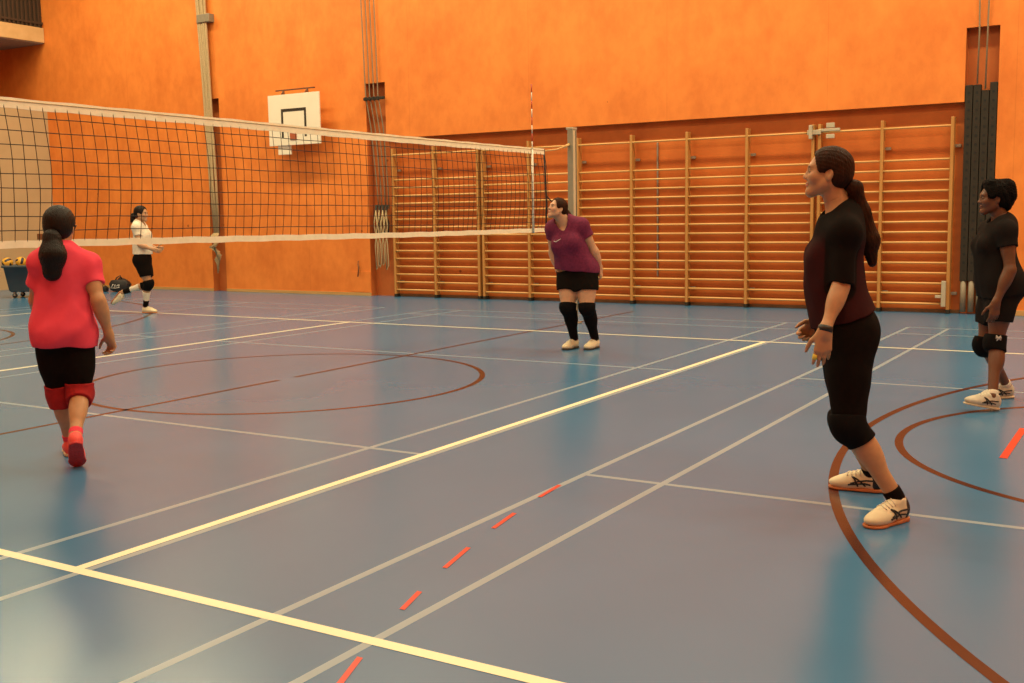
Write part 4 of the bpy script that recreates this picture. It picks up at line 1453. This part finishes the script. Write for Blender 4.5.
fp = hp[7]                       # first segment of the index finger
bm = bmesh.new()
tube(bm, [fp.a * .35 + fp.b * .65, fp.b * .8 + hp[8].b * .2, hp[8].a * .4 + hp[8].b * .6], .0112, 10)
yt = link('finger_tape', bm, M['yellow_tape'], f1.t)
yt['label'] = 'yellow tape round a finger'

# 2 -- black woman at the right edge
DARK = ((.150, .058, .026), (.15, .045, .035), (.012, .008, .006))
o2 = dict(face=nrm(-IR + .12 * AW + .02 * UPZ), h=.006, girth=.96, bust=.85, butt=1.04, limb=1.0, leg=.93, thumbL=-IR, thumbR=-IR * .5 + UPZ, curlL=.35, curlR=.4, hsc=.98)
f2 = Fig('woman in dark grey t-shirt and shorts with a curly black updo at the right edge', (5.78, -3.3, 0), J_blk, o2)
f2.body(*DARK)
f2.shirt(M['charcoal'], f2.J['hem'], sleeve=.40, loose=.018, neck_r=.068, neck_drop=.07, vneck=.11, amp=.0045, fr=30., seed=8, drape=[(f2.J['hem'] * .55 + f2.J['chest'] * .45, A(.15, .115, .20), [f2.Lp, f2.Fp, f2.Up])], sleeve_loose=.020)
f2.shorts(M['charcoal'], f2.J['hem'] + A(0, 0, .05), .62, .62, off=.010, amp=.003, hem_off=.012)
for q in 'LR':
    kp = f2.sleeve_on_leg('knee_pad', M['pad_black'], q, .86, 1.17, .012, bulge=.06)
    if q == 'L':
        kn = f2.J['knL'] + UPZ * .035
        bm = bmesh.new()
        for a, b in (((-.018, .02), (.016, -.012)), ((-.014, -.016), (.014, .018)), ((-.02, .004), (.02, .004))):
            pts = []
            for (l, z) in (a, ((a[0] + b[0]) / 2, (a[1] + b[1]) / 2), b):
                pts.append(kn + (-AW) * .076 + IR * (l - .016) + (-IR) * .0 + UPZ * z)
            tube(bm, pts, .005, 6)
        lg = link('pad_mark', bm, M['print'], kp)
        lg['label'] = 'small pale mark on the black knee pad'
    f2.sleeve_on_leg('ankle_sock', M['white_cloth'], q, 1.90, 1.985, .005)
    shoe(f2.t, f2.J['heel' + q], f2.J['toe' + q], f2.J['an' + q], M['shoe_grey'], M['sole_pale'], 1.04, .006, M['white'], M['mark_black'], 1)
f2.hair(M['hair_curl'], .022, curly=True, bun=[((0, -.085, .085), (.070, .070, .066)), ((0, -.115, .03), (.062, .052, .07)), ((0, .02, .115), (.06, .06, .03)), ((0, -.10, -.04), (.050, .035, .05))])

# 3 -- woman in purple by the net post
o3 = dict(face=nrm(-IR * .88 - AW * .45 + .34 * UPZ), h=.007, hem_n=UPZ + .1 * IR, hsc=.94, girth=1.06, bust=1.2, butt=1.0, limb=1.16, leg=1.24, thumbL=-IR * .4 - AW, thumbR=-AW - IR * .3, curlL=.7, curlR=.5, neckw=1.2)
f3 = Fig('woman in purple t-shirt leaning forward beside the net end', (1.46, -1.51, 0), J_pur, o3)
f3.body((.60, .35, .21), (.50, .20, .15), (.09, .045, .025))
f3.shirt(M['purple_cloth'], f3.J['hem'], sleeve=.42, loose=.021, neck_r=.080, neck_drop=.05, vneck=.055, amp=.006, fr=26., seed=12, drape=[(f3.J['hem'] * .5 + f3.J['chest'] * .5, A(.165, .125, .21), [f3.Lp, f3.Fp, f3.Up])], sleeve_loose=.018)
f3.shorts(M['black_cloth'], f3.J['hem'] + A(0, 0, .05), .52, .52, off=.011, amp=.003, hem_off=.010)
for q in 'LR':
    kp = f3.sleeve_on_leg('knee_pad', M['pad_black'], q, .90, 1.22, .013, bulge=.1)
    kn = f3.J['kn' + q]
    bm = bmesh.new()
    fr = nrm(f3.J['toe' + q] - f3.J['heel' + q]); sdv = np.cross(fr, UPZ)
    tube(bm, [kn + fr * .080 + UPZ * .022 + sdv * l - fr * abs(l) * .3 for l in (-.04, -.02, 0, .02, .04)], .006, 6)
    lg = link('pad_stripe', bm, M['print'], kp)
    f3.sleeve_on_leg('long_sock', M['black_cloth'], q, 1.18, 1.97, .006)
    shoe(f3.t, f3.J['heel' + q], f3.J['toe' + q], f3.J['an' + q], M['shoe_white'], M['sole_dark'], 1.05, .006, M['white'])
H = f3.head
f3.hair(M['hair_brown'], .012, tie=H.P(0, -.11, -.01), tail=[H.P(0, -.095, -.005), H.P(0, -.125, .0), H.P(.01, -.155, -.03), H.P(.0, -.165, -.085)], tail_r=[.022, .030, .030, .012], tie_m=M['black_cloth'], hairline=.004)
bm = bmesh.new()
c0 = f3.J['chest'] + f3.Fs * .185 - f3.Ls * .055 + f3.U * .075
tube(bm, [c0 - f3.Ls * .03 + f3.U * .008, c0 - f3.Ls * .01 - f3.U * .006, c0 + f3.Ls * .05 + f3.U * .014 - f3.Fs * .006], [.004, .005, .002], 6)
lg = link('chest_mark', bm, M['print'], f3.t)

# 4 -- woman in pink, seen from behind
o4 = dict(face=nrm(AW * .95 - IR * .12), h=.0055, hblend=.04, girth=.95, bust=.95, butt=.93, limb=1.0, leg=.97, thumbL=UPZ, thumbR=AW * .5 - IR * .8, curlL=.5, curlR=.75, hsc=.98)
f4 = Fig('woman in coral pink t-shirt seen from behind, walking toward the net', (1.17, -7.64, 0), J_pnk, o4)
f4.body((.52, .285, .145), (.45, .18, .14), (.03, .02, .012))
f4.shirt(M['pink_cloth'], f4.J['hem'], sleeve=.55, loose=.013, neck_r=.070, neck_drop=.02, amp=.009, fr=32., seed=21, drape=[(f4.J['hem'] * .75 + f4.J['chest'] * .25, A(.152, .122, .20), [f4.Lp, f4.Fp, f4.Up])], sleeve_loose=.012, dirv=(.6, .3, .7))
f4.shorts(M['black_cloth'], f4.J['hem'] + A(0, 0, .05), .86, .86, blend=.04, off=.007, amp=.003, hem_off=.002)
for q in 'LR':
    f4.sleeve_on_leg('knee_pad', M['red_pad'], q, .82, 1.20, .019, bulge=.04, amp=.002)
    f4.sleeve_on_leg('ankle_sock', M['pink_cloth'], q, 1.86, 1.985, .005)
    shoe(f4.t, f4.J['heel' + q], f4.J['toe' + q], f4.J['an' + q], M['shoe_pink'], M['sole_red'] if q == 'R' else M['sole_pale'], .98, .0055, M['shoe_pink'])
H = f4.head
f4.hair(M['hair_black'], .018, tie=H.P(.012, -.125, -.035), tail=[H.P(.012, -.110, -.035), H.P(.014, -.135, -.055), *[f4.J[k] for k in ('pt2', 'pt3')]], tail_r=[.026, .046, .072, .052], tie_m=M['hair_tie'], low=.02)
bm = bmesh.new()
tube(bm, [H.P(-.086, .0, .010), H.P(-.083, .05, .012), H.P(-.072, .098, .012)], .0045, 6)
tube(bm, [H.P(.086, .0, .010), H.P(.083, .05, .012), H.P(.072, .098, .012)], .0045, 6)
for g_ in (-1, 1):
    tube(bm, [H.P(g_ * .034 + .028 * math.cos(a), .110, .004 + .02 * math.sin(a)) for a in [i * math.pi / 8 for i in range(17)]], .003, 6)
tube(bm, [H.P(-.012, .113, .01), H.P(.012, .113, .01)], .003, 6)
link('glasses', bm, M['lens_frame'], f4.t)

# 5 -- woman in white far behind the net
o5 = dict(face=nrm(IR - .15 * AW), h=.007, girth=.90, limb=.92, leg=.96, bust=.9, thumbL=UPZ, thumbR=UPZ, curlL=.4, curlR=.4)
f5 = Fig('woman in white t-shirt and black shorts running behind the net', (-7.1, -.06, 0), J_wht, o5)
f5.body((.54, .30, .16), (.5, .2, .16), (.05, .03, .02))
f5.shirt(M['white_cloth'], f5.J['hem'], sleeve=.45, loose=.016, neck_r=.072, neck_drop=.05, vneck=.05, amp=.005, fr=28., seed=31, drape=[(f5.J['hem'] * .6 + f5.J['chest'] * .4, A(.155, .125, .2), [f5.Lp, f5.Fp, f5.Up])])
f5.shorts(M['black_cloth'], f5.J['hem'] + A(0, 0, .05), .68, .68, off=.012, amp=.003, hem_off=.010)
for q in 'LR':
    f5.sleeve_on_leg('knee_pad', M['pad_black'], q, .88, 1.28, .014, bulge=.15)
    f5.sleeve_on_leg('white_sock', M['white_cloth'], q, 1.36, 1.72, .006)
    f5.sleeve_on_leg('black_sock', M['black_cloth'], q, 1.70, 1.97, .008)
    shoe(f5.t, f5.J['heel' + q], f5.J['toe' + q], f5.J['an' + q], M['shoe_white'], M['sole_gum'], 1.0, .007, M['white'])
H = f5.head
f5.hair(M['hair_black'], .014, tie=H.P(0, -.115, -.0), tail=[H.P(0, -.10, .0), H.P(0, -.135, -.02), H.P(0, -.15, -.09), H.P(0, -.15, -.17)], tail_r=[.022, .034, .036, .014], tie_m=M['black_cloth'])
